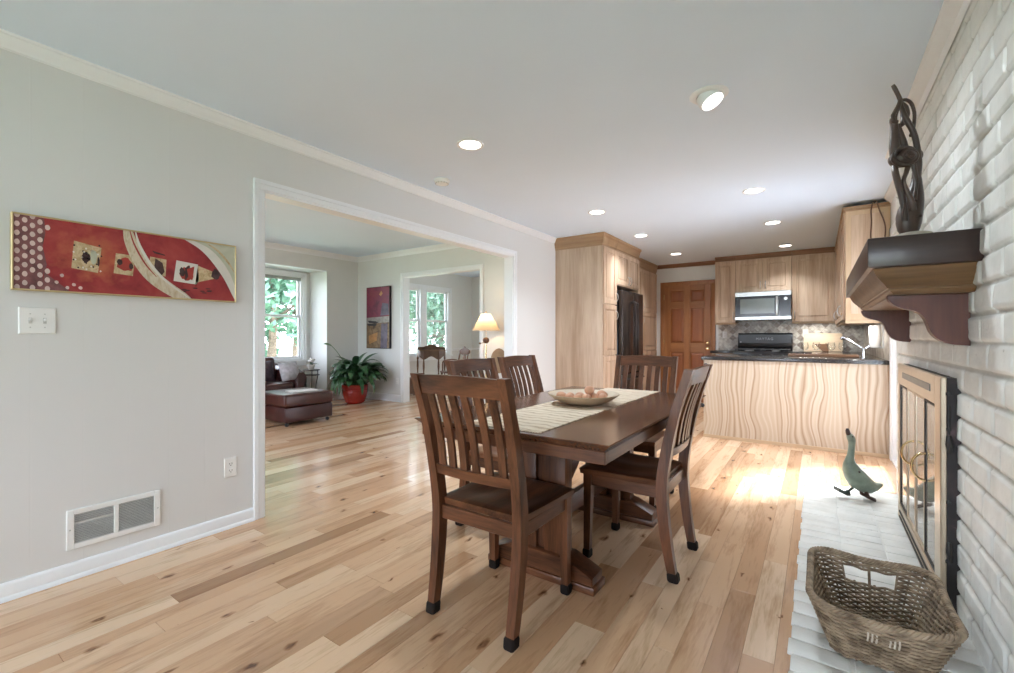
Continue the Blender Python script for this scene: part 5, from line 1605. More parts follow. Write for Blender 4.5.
for k in range(2):
    mb = MB(); x0 = RXa+.03+.36*k; x1 = x0+.34
    for x in (x0, x0+.113, x0+.227, x1): mb.box(x-.005, x+.005, 7.78, 8.27, .937, .949, .002, 1)
    for y_ in (7.78, 7.90, 8.02, 8.145, 8.27): mb.box(x0, x1, y_-.005, y_+.005, .936, .948, .002, 1)
    for x in (x0, x1):
        for y_ in (7.78, 8.27): mb.box(x-.007, x+.007, y_-.007, y_+.007, .914, .938)
    mb.build('grate', M['black_mat'], t, True)
    for y_ in (7.89, 8.15):
        mb = MB(); mb.lathe([(.001, .014), (.048, .014), (.045, 0), (.001, 0)][::-1], 18, (x0+.17, y_, .915)); mb.lathe([(.030, .0), (.028, .010), (.001, .012)], 16, (x0+.17, y_, .927)); mb.build('burner', M['steel'], t, True)
mb = MB(); mb.prism([(8.31, .90), (8.29, .98), (8.305, 1.005), (8.300, 1.17), (8.325, 1.195), (YB-.014, 1.195), (YB-.014, .90)], 'x', RXa, RXb, .004); bgd = mb.build('back_panel', M['black_gloss'], t, True)
mb = MB(); mb.prism([(8.2985, 1.035), (8.294, 1.168), (8.31, 1.168), (8.31, 1.035)], 'x', RXa+.015, RXb-.015, .001); mb.build('control_strip', plain('charcoal_strip', (.035, .037, .042), .3), bgd, True)
mb = MB(); mb.lathe([(.001, 0), (.008, 0), (.008, -.012), (.001, -.013)], 10, (RXa+.04, 8.297, 1.05), 'y'); mb.build('indicator', M['steel'], bgd, True)
cu = bpy.data.curves.new('range_lettering', 'FONT'); cu.body = 'MAYTAG'; cu.size = .052; cu.extrude = .0015; cu.align_x = 'CENTER'; cu.space_character = 1.25
tmp = bpy.data.objects.new('range_lettering', cu); COL.objects.link(tmp)
dg = bpy.context.evaluated_depsgraph_get(); dg.update()
me = bpy.data.meshes.new_from_object(tmp.evaluated_get(dg)); bpy.data.objects.remove(tmp)
me.transform(Matrix.Translation((-.706, 8.2945, 1.085)) @ Matrix.Rotation(R(90), 4, 'X')); me.transform(MW[bgd].inverted())
me.materials.clear(); me.materials.append(M['grey_letter'])
o = bpy.data.objects.new('lettering', me); COL.objects.link(o); o.parent = bgd; MW[o] = MW[bgd]

# ---- microwave over the range
t = thing('microwave_oven', 'stainless over-the-range microwave under the short wall cabinet', 'microwave', (-.706, 8.2, 1.398))
mb = MB(); mb.box(RXa+.001, RXb-.001, 7.985, YB-.013, 1.398, 1.835, .004, 1); mb.build('body', M['steel'], t, True)
mb = MB(); mb.box(RXa+.001, RXb-.001, 7.955, 7.985, 1.765, 1.834, .004, 1); mb.build('top_vent', M['steel'], t, True)
mb = MB(); mb.box(RXa+.001, RXb-.001, 7.955, 7.985, 1.399, 1.452, .004, 1); mb.build('bottom_rail', M['steel'], t, True)
mb = MB(); mb.box(RXa+.003, RXb-.165, 7.950, 7.985, 1.454, 1.763, .004, 1); d = mb.build('door', M['black_gloss'], t, True)
mb = MB(); mb.box(RXa+.075, RXb-.215, 7.947, 7.951, 1.492, 1.725, .003, 1); mb.build('window', M['micro_glass'], d, True)
mb = MB(); mb.box(RXb-.200, RXb-.168, 7.925, 7.951, 1.465, 1.755, .008, 2); mb.build('handle', M['steel'], d, True)
mb = MB(); mb.box(RXb-.160, RXb-.003, 7.950, 7.985, 1.454, 1.763, .004, 1); d = mb.build('control_panel', M['black_gloss'], t, True)
mb = MB(); mb.lathe([(.001, -.005), (.024, -.004), (.025, 0)][::-1], 18, (RXb-.072, 7.950, 1.715), 'y'); mb.build('dial', M['steel'], d, True)

# ---- things on the counters
t = thing('drying_tray', 'dark brown wooden tray on the peninsula counter holding stemmed glasses', 'tray', (.045, 6.21, CT1))
mb = MB(); mb.box(-.28, .36, 6.11, 6.31, CT1, CT1+.010, .003, 1); mb.build('tray_base', M['board_dark'], t, True)
mb = MB(); mb.box(-.28, .36, 6.105, 6.117, CT1, CT1+.024, .003, 1); mb.box(-.28, .36, 6.303, 6.315, CT1, CT1+.024, .003, 1); mb.box(-.285, -.273, 6.105, 6.315, CT1, CT1+.024, .003, 1); mb.box(.353, .365, 6.105, 6.315, CT1, CT1+.024, .003, 1)
mb.build('tray_rim', M['board_dark'], t, True)
gl = None
gpos = [(-.124, 6.20, 'stemmed glass on the tray, nearest the range'), (-.015, 6.21, 'stemmed glass on the tray, second from the range'),
        (.122, 6.20, 'stemmed glass on the tray, third from the range'), (.225, 6.21, 'stemmed glass on the tray, nearest the faucet')]
gz = CT1+.0102
for i, (x, y_, lab) in enumerate(gpos):
    if gl is None:
        gl = thing('wine_glass', lab, 'glass', (x, y_, gz), 0, 'stemmed glasses on the tray')
        mb = MB(); mb.lathe([(.001, .057), (.020, .060), (.034, .078), (.040, .102), (.036, .132), (.031, .148), (.0298, .148), (.0345, .132), (.0385, .102), (.0325, .080), (.018, .0635), (.001, .061)], 24); mb.build('glass_bowl', M['goblet'], gl)
        mb = MB(); mb.lathe([(.034, 0), (.034, .002), (.010, .006), (.0045, .012), (.0042, .050), (.008, .058), (.001, .059)], 20); mb.build('stem', M['goblet'], gl)
    else: copy_tree(gl, None, (x, y_, gz), 0, lab)
t = thing('faucet', 'chrome kitchen faucet with a straight slanted spout at the peninsula end', 'faucet', (.40, 6.06, CT1))
mb = MB(); mb.lathe([(.028, 0), (.028, .006), (.019, .012), (.018, .10), (.016, .11), (.001, .112)], 20, (.40, 6.06, CT1)); mb.build('body', M['chrome'], t, True)
mb = MB(); mb.tube([(.405, 6.06, CT1+.085), (.36, 6.065, CT1+.125), (.235, 6.075, CT1+.212), (.215, 6.077, CT1+.218)], [.013, .0125, .0115, .013], 12); mb.tube([(.220, 6.077, CT1+.216), (.205, 6.078, CT1+.195)], [.014, .012], 12); mb.build('spout', M['chrome'], t, True)
mb = MB(); mb.tube([(.415, 6.06, CT1+.10), (.45, 6.055, CT1+.135), (.475, 6.05, CT1+.15)], [.008, .007, .006], 10); mb.build('lever', M['chrome'], t, True)
t = thing('cutting_board', 'large pale maple cutting board standing against the backsplash', 'cutting board', (.02, 8.33, CT1))
mb = MB()
bd = [(-.20, 0), (.27, 0), (.285, .02), (.285, .255), (.265, .275), (-.18, .275), (-.20, .255)]
mb.prism(bd, 'y', -.011, .011, .003)
bmesh.ops.rotate(mb.bm, verts=mb.bm.verts, cent=(0, 0, 0), matrix=Matrix.Rotation(R(-9), 3, 'X'))
mb.build('board', M['board_pale'], t)
t = thing('serving_board', 'dark triangular wooden board leaning in front of the pale cutting board', 'cutting board', (.0, 8.22, CT1))
mb = MB(); mb.prism([(-.045, .115), (.13, .115), (.13, .0), (.06, .0)], 'y', -.008, .008, .002)
bmesh.ops.rotate(mb.bm, verts=mb.bm.verts, cent=(0, 0, 0), matrix=Matrix.Rotation(R(-14), 3, 'X')); mb.build('board', M['board_dark'], t)
mb = MB(); mb.tube([(.10, .022, .105), (.10, .03, .125)], .006, 8); mb.build('hanging_loop', M['cord'], t)
t = thing('paper_towel_roll', 'white paper towel roll upright on the tiled wall above the peninsula end', 'paper towel', (XR-.012, 5.98, 1.02))
mb = MB(); mb.lathe([(.020, 1.03), (.048, 1.03), (.050, 1.034), (.050, 1.246), (.048, 1.25), (.020, 1.25)], 28, (.485, 5.98, 0)); mb.build('roll', M['paper'], t, True)
mb = MB(); mb.lathe([(.001, 1.0225), (.040, 1.0225), (.040, 1.030), (.001, 1.030)][::-1], 20, (.485, 5.98, 0)); mb.box(.485, XR-.010, 5.97, 5.99, 1.022, 1.030); mb.box(XR-.016, XR-.010, 5.965, 5.995, 1.02, 1.262); mb.box(.485, XR-.010, 5.97, 5.99, 1.252, 1.260)
mb.tube([(.485, 5.98, 1.03), (.485, 5.98, 1.258)], .008, 10); mb.build('holder', M['steel'], t, True)

# ================================================================== ceiling fixtures
cans = [(-1.937, 2.371, .092, 'round recessed ceiling light above the chairs on the living-room side of the table'),
        (-1.900, 4.407, .088, 'round recessed ceiling light just in front of the pantry cabinet'),
        (-1.875, 5.753, .088, 'round recessed ceiling light beside the refrigerator'),
        (-1.838, 7.340, .088, 'round recessed ceiling light in front of the pine door'),
        (-.470, 4.552, .088, 'round recessed ceiling light short of the peninsula, toward the fireplace wall'),
        (-.424, 5.952, .088, 'round recessed ceiling light over the peninsula counter'),
        (-.383, 7.568, .088, 'round recessed ceiling light just before the microwave cabinet')]
proto = None


def lamp(name, root, e, size=.13, col=(.84, .93, 1), spread=112):
    d = bpy.data.lights.new(name, 'AREA'); d.shape = 'DISK'; d.size = size; d.energy = e; d.color = col; d.spread = R(spread)
    o = bpy.data.objects.new(name, d); COL.objects.link(o); o.parent = root
    return o


for x, y_, r_, lab in cans:
    if proto is None:
        proto = thing('recessed_light', lab, 'ceiling light', (x, y_, H), 0, 'recessed ceiling lights')
        mb = MB(); mb.lathe([(.070, .0), (.092, .0), (.092, -.004), (.088, -.007), (.074, -.006), (.070, -.002)], 32)
        mb.build('trim_ring', M['trim'], proto)
        mb = MB(); mb.lathe([(.001, -.0025), (.071, -.0025), (.071, -.0005), (.001, -.0005)], 32); mb.build('lens', M['bulb'], proto)
        lp = lamp('lamp', proto, 10.0); lp.location = (0, 0, -.012)
    else: copy_tree(proto, None, (x, y_, H), 0, lab)
# adjustable eyeball light
t = thing('eyeball_light', 'adjustable eyeball ceiling light tilted out of its round trim', 'ceiling light', (-.4825, 2.609, H))
mb = MB(); mb.lathe([(.055, -.0005), (.098, -.0005), (.098, -.004), (.092, -.009), (.074, -.013), (.062, -.012), (.055, -.004)], 36); mb.build('trim_ring', M['trim'], t)
ax = Vector((.50, -.10, -1)).normalized(); qd = Vector((0, 0, -1)).rotation_difference(ax).to_matrix()
def tilt(p): v = qd @ Vector(p); return (v.x, v.y, v.z-.006)
mb = MB(); rings = []
for k in range(9):
    th = R(12+k*9.5); rings.append([tilt((.062*math.sin(th+.25)*math.cos(2*PI*i/28), .062*math.sin(th+.25)*math.sin(2*PI*i/28), -.052*math.cos(th))) for i in range(28)])
rings = [[tilt((.050*math.cos(2*PI*i/28), .050*math.sin(2*PI*i/28), -.030)) for i in range(28)], [tilt((.0565*math.cos(2*PI*i/28), .0565*math.sin(2*PI*i/28), -.046)) for i in range(28)],
         [tilt((.062*math.cos(2*PI*i/28), .062*math.sin(2*PI*i/28), -.040)) for i in range(28)], [tilt((.066*math.cos(2*PI*i/28), .066*math.sin(2*PI*i/28), -.018)) for i in range(28)], [tilt((.064*math.cos(2*PI*i/28), .064*math.sin(2*PI*i/28), .005)) for i in range(28)]]
mb.loft(rings); mb.build('eyeball', M['trim'], t)
mb = MB(); mb.loft([[tilt((r_*math.cos(2*PI*i/28), r_*math.sin(2*PI*i/28), z)) for i in range(28)] for r_, z in ((.049, -.030), (.049, -.033), (.035, -.038), (.004, -.040))]); mb.build('lens', M['bulb'], t)
lp = lamp('lamp', t, 5.0, .08); lp.location = tuple(ax*.052 + Vector((0, 0, -.006))); lp.rotation_euler = ax.to_track_quat('-Z', 'Y').to_euler()
t = thing('smoke_detector', 'small white smoke detector on the ceiling near the crown molding', 'smoke detector', (-2.571, 2.774, H))
mb = MB(); mb.lathe([(.065, 0), (.066, -.012), (.062, -.018), (.058, -.020), (.056, -.030), (.045, -.036), (.001, -.037)], 28); mb.build('housing', M['plate'], t)
mb = MB()
for k in range(14):
    a = 2*PI*k/14; mb.box(.052*math.cos(a)-.004, .052*math.cos(a)+.004, .052*math.sin(a)-.006, .052*math.sin(a)+.006, -.0345, -.026, rot=Matrix.Rotation(a, 3, 'Z'))
mb.build('vent_ring', M['vent_grey'], t)

# ================================================================== living room
# ottoman
ox, oy = -5.80, 3.385
t = thing('ottoman', 'dark oxblood leather ottoman on casters with a folded paper on top', 'ottoman', (ox, oy, 0))
mb = MB(); mb.box(-.34, .34, -.335, .335, .055, .245, .018, 3); mb.build('base_box', M['leather'], t)
mb = MB(); mb.box(-.355, .355, -.35, .35, .250, .408, .035, 4); cu_ = mb.build('cushion_lid', M['leather_tan'], t)
mb = MB()
for z in (.268, .392):
    pts = [(sx*(.352-.03*0), sy*.347, z) for sx, sy in ((-1, -1), (1, -1), (1, 1), (-1, 1))]
    path = []
    for i in range(4):
        a = Vector(pts[i]); b_ = Vector(pts[(i+1) % 4]); path += [a+(b_-a)*u for u in (.06, .3, .5, .7, .94)]
    mb.tube(path, .005, 6, closed=True)
mb.build('piping', M['leather'], cu_)
for sx in (-1, 1):
    for sy in (-1, 1):
        mb = MB(); mb.lathe([(.001, -.012), (.022, -.012), (.024, 0), (.022, .012), (.001, .012)], 16, (sx*.29, sy*.285, .0245), 'x'); mb.tube([(sx*.29, sy*.285, .03), (sx*.29, sy*.285, .06)], .009, 8); mb.build('caster', M['black_mat'], t)
t = thing('magazine', 'flat grey folded paper lying on the leather ottoman', 'magazine', (ox+.12, oy+.02, .4085), R(80))
mb = MB(); mb.box(-.17, .17, -.13, .13, .0, .010, .002, 1); mb.build('cover', M['grey_paper'], t)
mb = MB(); mb.box(-.166, .171, -.127, .127, .0102, .014, .001, 1); mb.build('pages', M['white_cloth'], t)
# sofa below the bay window
t = thing('sofa', 'dark brown leather sofa with rolled arms beneath the bay window', 'sofa', (-7.10, 3.10, 0), R(-90))
# local: x along the sofa (+x = toward -y world), y = front toward +x world
L2 = 1.00
def sf(name, mb, m): return mb.build(name, M[m], t)
mb = MB(); mb.box(-L2+.05, L2-.05, -.40, .38, .06, .26, .02, 3); sf('base', mb, 'leather')
for k in range(2):
    x0 = -L2+.20+.80*k; mb = MB(); mb.box(x0, x0+.80-.004, -.20, .41, .262, .43, .05, 4); sf('seat_cushion', mb, 'leather_tan')
    mb = MB(); mb.box(x0, x0+.80-.004, -.38, -.12, .44, .80, .07, 4, Matrix.Rotation(R(12), 3, 'X')); sf('back_cushion', mb, 'leather_tan')
mb = MB(); mb.box(-L2+.04, L2-.04, -.48, -.36, .06, .70, .04, 3); sf('back_frame', mb, 'leather')
for s in (-1, 1):
    mb = MB(); rings = []
    for y_, k in ((-.46, 1.0), (-.2, 1.0), (.15, .97), (.32, .93), (.41, .86), (.43, .72)):
        rings.append([(s*(L2-.10+u*k), y_, z) for u, z in ((-.10, .06), (-.10, .40), (-.10, .50*k+.02), (-.085, .58*k+.03), (-.04, .635*k+.02), (.02, .645*k+.02), (.075, .615*k+.02), (.105, .55*k+.02), (.095, .48), (.075, .42), (.075, .06))])
    mb.loft(rings); sf('arm', mb, 'leather')
for sx in (-1, 1):
    for sy in (-.34, .34):
        mb = MB(); mb.lathe([(.022, 0), (.032, .03), (.028, .062), (.001, .063)], 14, (sx*.88, sy, 0)); sf('foot', mb, 'desk')
def pillow(name, lab, loc, rz, tilt_, w2, h2, mat):
    t = thing(name, lab, 'pillow', loc, rz)
    mb = MB(); n = 14; top = {}; bot = {}
    rot = Matrix.Rotation(tilt_, 3, 'X')
    for i in range(n+1):
        for j in range(n+1):
            u = -1+2*i/n; v = -1+2*j/n; e = (1-u*u)*(1-v*v); pin = 1-.10*(1-abs(u))*abs(v)**3-.0
            x = u*w2*(1-.07*(1-v*v)); z = v*h2*(1-.07*(1-u*u)); d = .085*e**.55 + .004*noise.noise((u*4, v*4, w2*9))
            top[i, j] = mb.bm.verts.new(rot @ Vector((x, d, z+h2))); bot[i, j] = mb.bm.verts.new(rot @ Vector((x, -d, z+h2)))
    for i in range(n):
        for j in range(n):
            mb.bm.faces.new((top[i, j], top[i+1, j], top[i+1, j+1], top[i, j+1])); mb.bm.faces.new((bot[i, j], bot[i, j+1], bot[i+1, j+1], bot[i+1, j]))
    mb.build('pillow_cover', M[mat], t, weld=True, angle=80)
pillow('throw_pillow', 'silvery grey throw pillow leaning against the sofa arm', (-6.70, 3.85, .455), R(-70), R(16), .20, .155, 'pillow_grey')
pillow('throw_pillow', 'dark plum throw pillow on the sofa beside the grey pillow', (-6.87, 3.50, .45), R(-92), R(18), .19, .17, 'pillow_dark')
# side table with a small potted lily
t = thing('side_table', 'small black metal side table beside the sofa arm', 'side table', (-6.95, 4.33, 0))
mb = MB(); mb.lathe([(.001, .575), (.135, .575), (.138, .580), (.135, .588), (.001, .588)], 28); mb.build('tabletop', M['iron'], t)
mb = MB(); pts = [(.125*math.cos(2*PI*i/28), .125*math.sin(2*PI*i/28), .50) for i in range(28)]; mb.tube(pts, .007, 6, closed=True); mb.build('hoop', M['iron'], t)
for k in range(3):
    a = 2*PI*k/3+.4
    mb = MB(); mb.tube(smooth_path([(.120*math.cos(a), .120*math.sin(a), .58), (.118*math.cos(a), .118*math.sin(a), .48), (.085*math.cos(a), .085*math.sin(a), .28), (.13*math.cos(a), .13*math.sin(a), .02), (.15*math.cos(a), .15*math.sin(a), .008)], 5), .008, 8); mb.build('leg', M['iron'], t)


def leaf_mesh(mb, base, heading, length, width, lift, droop, seg=8, twist=0.0):
    """arching lance-shaped leaf blade"""
    hd = Vector((math.cos(heading), math.sin(heading), 0)); sd = Vector((-hd.y, hd.x, 0))
    p = Vector(base); el = lift; rows = []
    for i in range(seg+1):
        k = i/seg
        wv = width*(math.sin(PI*min(k*.93+.05, 1))**.8)*(1-.25*k)
        if i == seg: wv = .001
        d = hd*math.cos(el)+Vector((0, 0, 1))*math.sin(el)
        up = (-hd*math.sin(el)+Vector((0, 0, 1))*math.cos(el))
        s2 = (sd*math.cos(twist)+up*math.sin(twist))
        fold = up*wv*.22
        rows.append([mb.bm.verts.new(p-s2*wv+fold), mb.bm.verts.new(p), mb.bm.verts.new(p+s2*wv+fold)])
        p = p + d*(length/seg); el -= droop/seg
    for i in range(seg):
        a, b_ = rows[i], rows[i+1]
        for k in range(2):
            f = mb.bm.faces.new((a[k], a[k+1], b_[k+1], b_[k])); f.material_index = mb.mi


t = thing('potted_lily', 'small white flowered potted plant on the black side table', 'plant', (-6.95, 4.33, .5885))
mb = MB(); mb.lathe([(.001, .0), (.040, .0), (.055, .06), (.058, .085), (.050, .085), (.046, .070), (.001, .068)], 20); mb.build('pot', M['white_cloth'], t)
rnd = random.Random(8); mb = MB()
for k in range(16): leaf_mesh(mb, (0, 0, .07), rnd.uniform(0, 2*PI), rnd.uniform(.09, .15), .014, rnd.uniform(.6, 1.3), 1.6, 5)
mb.build('leaves', M['leaf'], t)
mb = MB()
for k in range(7):
    a = rnd.uniform(0, 2*PI); r_ = rnd.uniform(0, .06); mb.ball((r_*math.cos(a), r_*math.sin(a), rnd.uniform(.13, .18)), .026, 8, 6, (1, 1, .8))
mb.build('blossoms', M['white_cloth'], t)

# peace lily in red pot
t = thing('potted_peace_lily', 'large leafy green peace lily in a red ribbed pot in the living room corner', 'plant', (-6.53, 4.88, 0))
mb = MB(); prof = [(.001, 0), (.125, 0), (.14, .012)]
for k in range(7):
    z = .03+.036*k; r_ = .145+.062*math.sin(PI*.5*min((k+1)/6.5, 1)); prof += [(r_, z), (r_+.007, z+.012), (r_+.006, z+.024)]
prof += [(.215, .305), (.218, .318), (.205, .322), (.198, .30), (.192, .27), (.001, .265)]
mb.lathe(prof, 36); mb.build('pot', M['red_glaze'], t)
mb = MB(); mb.lathe([(.001, .288), (.10, .284), (.192, .275), (.19, .268), (.001, .268)][::-1], 24); mb.build('soil', M['soil'], t)
rnd = random.Random(12); mb = MB()
for k in range(150):
    hd = rnd.uniform(0, 2*PI); ring = rnd.random()
    L = rnd.uniform(.42, .70); li = R(90-50*ring+rnd.uniform(-8, 8)); L *= (1 if ring < .5 else 1.05)
    r0 = .02+.13*ring
    # petiole then blade
    base = Vector((r0*math.cos(hd), r0*math.sin(hd), .275))
    d = Vector((math.cos(hd)*math.cos(li), math.sin(hd)*math.cos(li), math.sin(li)))
    Lp = L*.52; tip = base+d*Lp
    reach = r0+math.cos(li)*Lp+L*.5      # keep clear of the corner walls and the side table
    lim = min(.56, .44/max(math.sin(hd), .05), .52/max(-math.cos(hd), .05), .42 if 3.4 < hd < 4.8 else .6)
    if reach > lim:
        L *= max(lim-r0, .12)/(reach-r0); Lp = L*.52; tip = base+d*Lp
    mb.tube([base, base+d*Lp*.5+Vector((0, 0, .01)), tip], [.005, .0042, .003], 5)
    leaf_mesh(mb, tip, hd+rnd.uniform(-.4, .4), L*.56, rnd.uniform(.044, .064), li-R(22), rnd.uniform(.9, 2.1), 8, rnd.uniform(-.4, .4))
for k in range(7):      # long leaves hanging beside the pot
    hd = rnd.uniform(-2.4, .8)
    leaf_mesh(mb, (.16*math.cos(hd), .16*math.sin(hd), .40), hd, .46, .04, R(25), 2.6, 10)
mb.build('foliage', M['leaf'], t, angle=60)
st = (-.18*1.0*rt.x-.0, -.18*rt.y, .0)
mb = MB(); fp = smooth_path([(-.03, -.02, .28), (-.12, -.08, .60), (-.24, -.17, .86), (-.335, -.232, .985)], 6); mb.tube(fp, .0045, 6); stalk = mb.build('flower_stalk', M['leaf_light'], t)
mb = MB(); leaf_mesh(mb, (-.325, -.225, .975), math.atan2(-.232, -.335), .15, .05, R(25), .5, 8, .5); mb.build('spathe', M['leaf_light'], stalk)

# tall narrow abstract canvas
t = thing('canvas_painting', 'upright magenta and ochre abstract canvas with black edges on the living room wall', 'painting', (-6.52, LY, 1.48))
cx0, cx1, cz0, cz1 = -6.835, -6.205, .925, 2.035
mb = MB(); mb.box(cx0, cx1, LY-.045, LY-.001, cz0, cz1, .003, 1); mb.build('stretched_canvas', M['canvas_edge'], t, True)
pm2 = [mottled('magenta_field', [(.28, (.085, .012, .035)), (.5, (.20, .026, .060)), (.75, (.22, .045, .040))], 5, .5), mottled('ochre_ground', [(.3, (.07, .038, .018)), (.5, (.20, .12, .058)), (.75, (.30, .20, .11))], 14, .5),
       plain('grey_band', (.30, .28, .25), .5, var=.3), plain('dark_ink', (.02, .016, .02), .5), plain('amber', (.45, .22, .07), .5, var=.2), plain('slate_violet', (.11, .09, .13), .5, var=.4, nscale=10)]
mb = MB(); yv = LY-.046
def pf(mi, k, pts): mb.mi = mi; mb.face([(cx0+.01+u*(cx1-cx0-.02), yv-.0004*k, cz0+.01+v*(cz1-cz0-.02)) for u, v in pts])
pf(0, 0, [(0, .50), (1, .52), (1, 1), (0, 1)]); pf(1, 0, [(0, 0), (1, 0), (1, .42), (0, .40)]); pf(2, 0, [(0, .40), (1, .42), (1, .52), (0, .50)])
pf(5, 1, [(.62, .0), (.90, .0), (.94, .40), (.66, .40)]); pf(5, 1, [(.62, .53), (1, .54), (.96, .72), (.70, .74)]); pf(3, 2, [(.04, .455), (.42, .44), (.55, .42), (.40, .405), (.12, .415)])
pf(3, 2, [(.02, .40), (.48, .405), (.40, .36), (.06, .37)]); pf(4, 1, [(.56, .88), (.66, .94), (.72, .89), (.64, .85)]); pf(4, 1, [(.1, .2), (.5, .26), (.46, .12), (.12, .06)])
mb.build('painted_face', pm2, t, True, smooth=False)

# floor lamp in the living room, lit
lx, ly = -3.88, 5.10
t = thing('floor_lamp', 'lit floor lamp with a cream pleated cone shade beyond the dining chairs', 'lamp', (lx, ly, 0))
mb = MB(); mb.lathe([(.001, 0), (.13, 0), (.135, .012), (.11, .024), (.03, .034), (.014, .06), (.001, .062)], 28); mb.build('base', M['brass'], t)
mb = MB(); mb.tube([(0, 0, .05), (0, 0, 1.03)], .0095, 12); mb.build('pole', M['brass'], t)
mb = MB(); mb.ball((0, 0, 1.085), .047, 18, 12, (1, 1, .95)); mb.build('wooden_ball', M['desk'], t)
mb = MB(); mb.tube([(0, 0, 1.125), (0, 0, 1.26)], .014, 12); mb.build('candle_sleeve', M['white_cloth'], t)
mb = MB(); mb.tube([(-.0, 0, 1.06), (-.075*rt.x, -.075*rt.y, 1.045)], .004, 6); mb.ball((-.088*rt.x, -.088*rt.y, 1.043), .016, 10, 8); mb.build('switch_knob', M['desk'], t)
mb = MB(); n = 72; ro = []
for r_, z in ((.192, 1.225), (.190, 1.232), (.070, 1.452), (.066, 1.462)):
    ro.append([((r_+(.0022 if i % 2 else -.0022))*math.cos(2*PI*i/n), (r_+(.0022 if i % 2 else -.0022))*math.sin(2*PI*i/n), z) for i in range(n)])
mb.loft(ro, cap=False)
sm_, nt, bs = new_mat('lit_shade_cloth')
nt.nodes.remove(bs); out = nt.nodes['Material Output']
df = N(nt, 'ShaderNodeBsdfDiffuse'); df.inputs[0].default_value = (.62, .55, .44, 1); tr = N(nt, 'ShaderNodeBsdfTranslucent'); tr.inputs[0].default_value = (.42, .35, .25, 1)
ms = N(nt, 'ShaderNodeMixShader'); ms.inputs[0].default_value = .5
nt.links.new(df.outputs[0], ms.inputs[1]); nt.links.new(tr.outputs[0], ms.inputs[2]); nt.links.new(ms.outputs[0], out.inputs[0])
mb.build('lamp_shade', sm_, t)
mb = MB(); mb.tube([(0, 0, 1.455), (0, 0, 1.485)], .005, 8); mb.ball((0, 0, 1.492), .010, 10, 8); mb.tube([(-.066, 0, 1.455), (.066, 0, 1.455)], .003, 6); mb.build('finial', M['brass'], t)
mb = MB(); mb.ball((0, 0, 1.315), .030, 14, 10, (1, 1, 1.2)); mb.build('bulb', emit('warm_bulb', (1, .72, .42), 4.0), t)
pd = bpy.data.lights.new('bulb_light', 'POINT'); pd.energy = 8; pd.color = (1, .70, .42); pd.shadow_soft_size = .03
po = bpy.data.objects.new('bulb_light', pd); COL.objects.link(po); po.parent = t; po.location = (0, 0, 1.385)

# round-backed tan chair beside the lamp
t = thing('balloon_back_chair', 'tan round-backed upholstered chair by the floor lamp, mostly behind the dining chairs', 'chair', (-3.55, 4.95, 0), R(35))
mb = MB(); mb.lathe([(.001, .36), (.19, .36), (.215, .38), (.215, .42), (.19, .455), (.10, .468), (.001, .47)], 28); mb.build('seat', M['chair_tan'], t)
mb = MB(); rings = []
for k in range(9):
    th = PI*k/8; rings.append([(.105*math.cos(a)*max(math.sin(th), .05), .185+.03*math.cos(th), .795+.175*1.0*(-math.cos(th))*.98) for a in [0]] if False else
        [(.118*math.sin(max(th, .08) if th < 2 else min(th, PI-.08))*math.cos(2*PI*i/20), .20+.032*math.sin(2*PI*i/20)*math.sin(max(min(th, PI-.08), .08)), .80-.175*math.cos(th)) for i in range(20)])
mb.loft(rings); mb.build('back_pad', M['chair_tan'], t)
mb = MB()
for s in (-1, 1): mb.tube([(s*.12, .17, .40), (s*.10, .195, .52), (s*.085, .20, .66)], .014, 8)
mb.build('back_stiles', M['desk'], t)
for sx in (-1, 1):
    for sy in (-1, 1):
        mb = MB(); mb.tube([(sx*.14, sy*.14, .37), (sx*.16, sy*.16, .15), (sx*.175, sy*.175, .0)], [.020, .015, .012], 8); mb.build('leg', M['desk'], t)

# ================================================================== dining room beyond the doorway
t = thing('hall_table', 'antique demilune wooden table with a carved gallery back below the double window', 'table', (-6.60, 6.80, 0), R(-136))
# local: straight back edge along x at y=-.17, bowed front toward +y
mb = MB(); half_ = [(-.33, -.18), (.33, -.18)] + [(.33*math.cos(PI*i/18), -.16+.36*math.sin(PI*i/18)) for i in range(19)]
mb.prism(half_, 'z', .845, .868, .005); mb.build('tabletop', M['desk_top'], t)
mb = MB(); ap = [(.30*math.cos(PI*i/24), -.16+.325*math.sin(PI*i/24)) for i in range(25)]
rings = []
for i, (x, y_) in enumerate(ap):
    low = .70 - .035*math.cos(PI*i/24*6); rings.append([(x*.97, y_*.97-.004, .846), (x, y_, .846), (x, y_, low), (x*.97, y_*.97-.004, low)])
mb.loft(rings); mb.box(-.30, .30, -.172, -.155, .74, .846); mb.build('apron', M['desk'], t)
gal = [(-.29, .868), (-.29, .905), (-.24, .920), (-.16, .918), (-.11, .935), (-.06, .965), (0, .975), (.06, .965), (.11, .935), (.16, .918), (.24, .920), (.29, .905), (.29, .868)]
mb = MB(); mb.prism(gal, 'y', -.176, -.156, .004); mb.build('gallery', M['desk'], t)
for x, y_ in ((-.28, -.14), (.28, -.14), (-.15, .11), (.15, .11)):
    mb = MB(); mb.lathe([(.018, .84), (.018, .70), (.024, .685), (.013, .66), (.019, .60), (.022, .52), (.012, .40), (.018, .385), (.012, .36), (.010, .06), (.017, .04), (.012, 0)][::-1], 14, (x, y_, 0)); mb.build('leg', M['desk'], t)
t = thing('side_chair', 'carved wooden side chair with an ornate crest in the dining room doorway', 'chair', (-5.86, 6.66, 0), R(-200))
mb = MB(); mb.box(-.20, .20, -.20, .20, .43, .465, .012, 2); mb.build('seat', M['desk'], t)
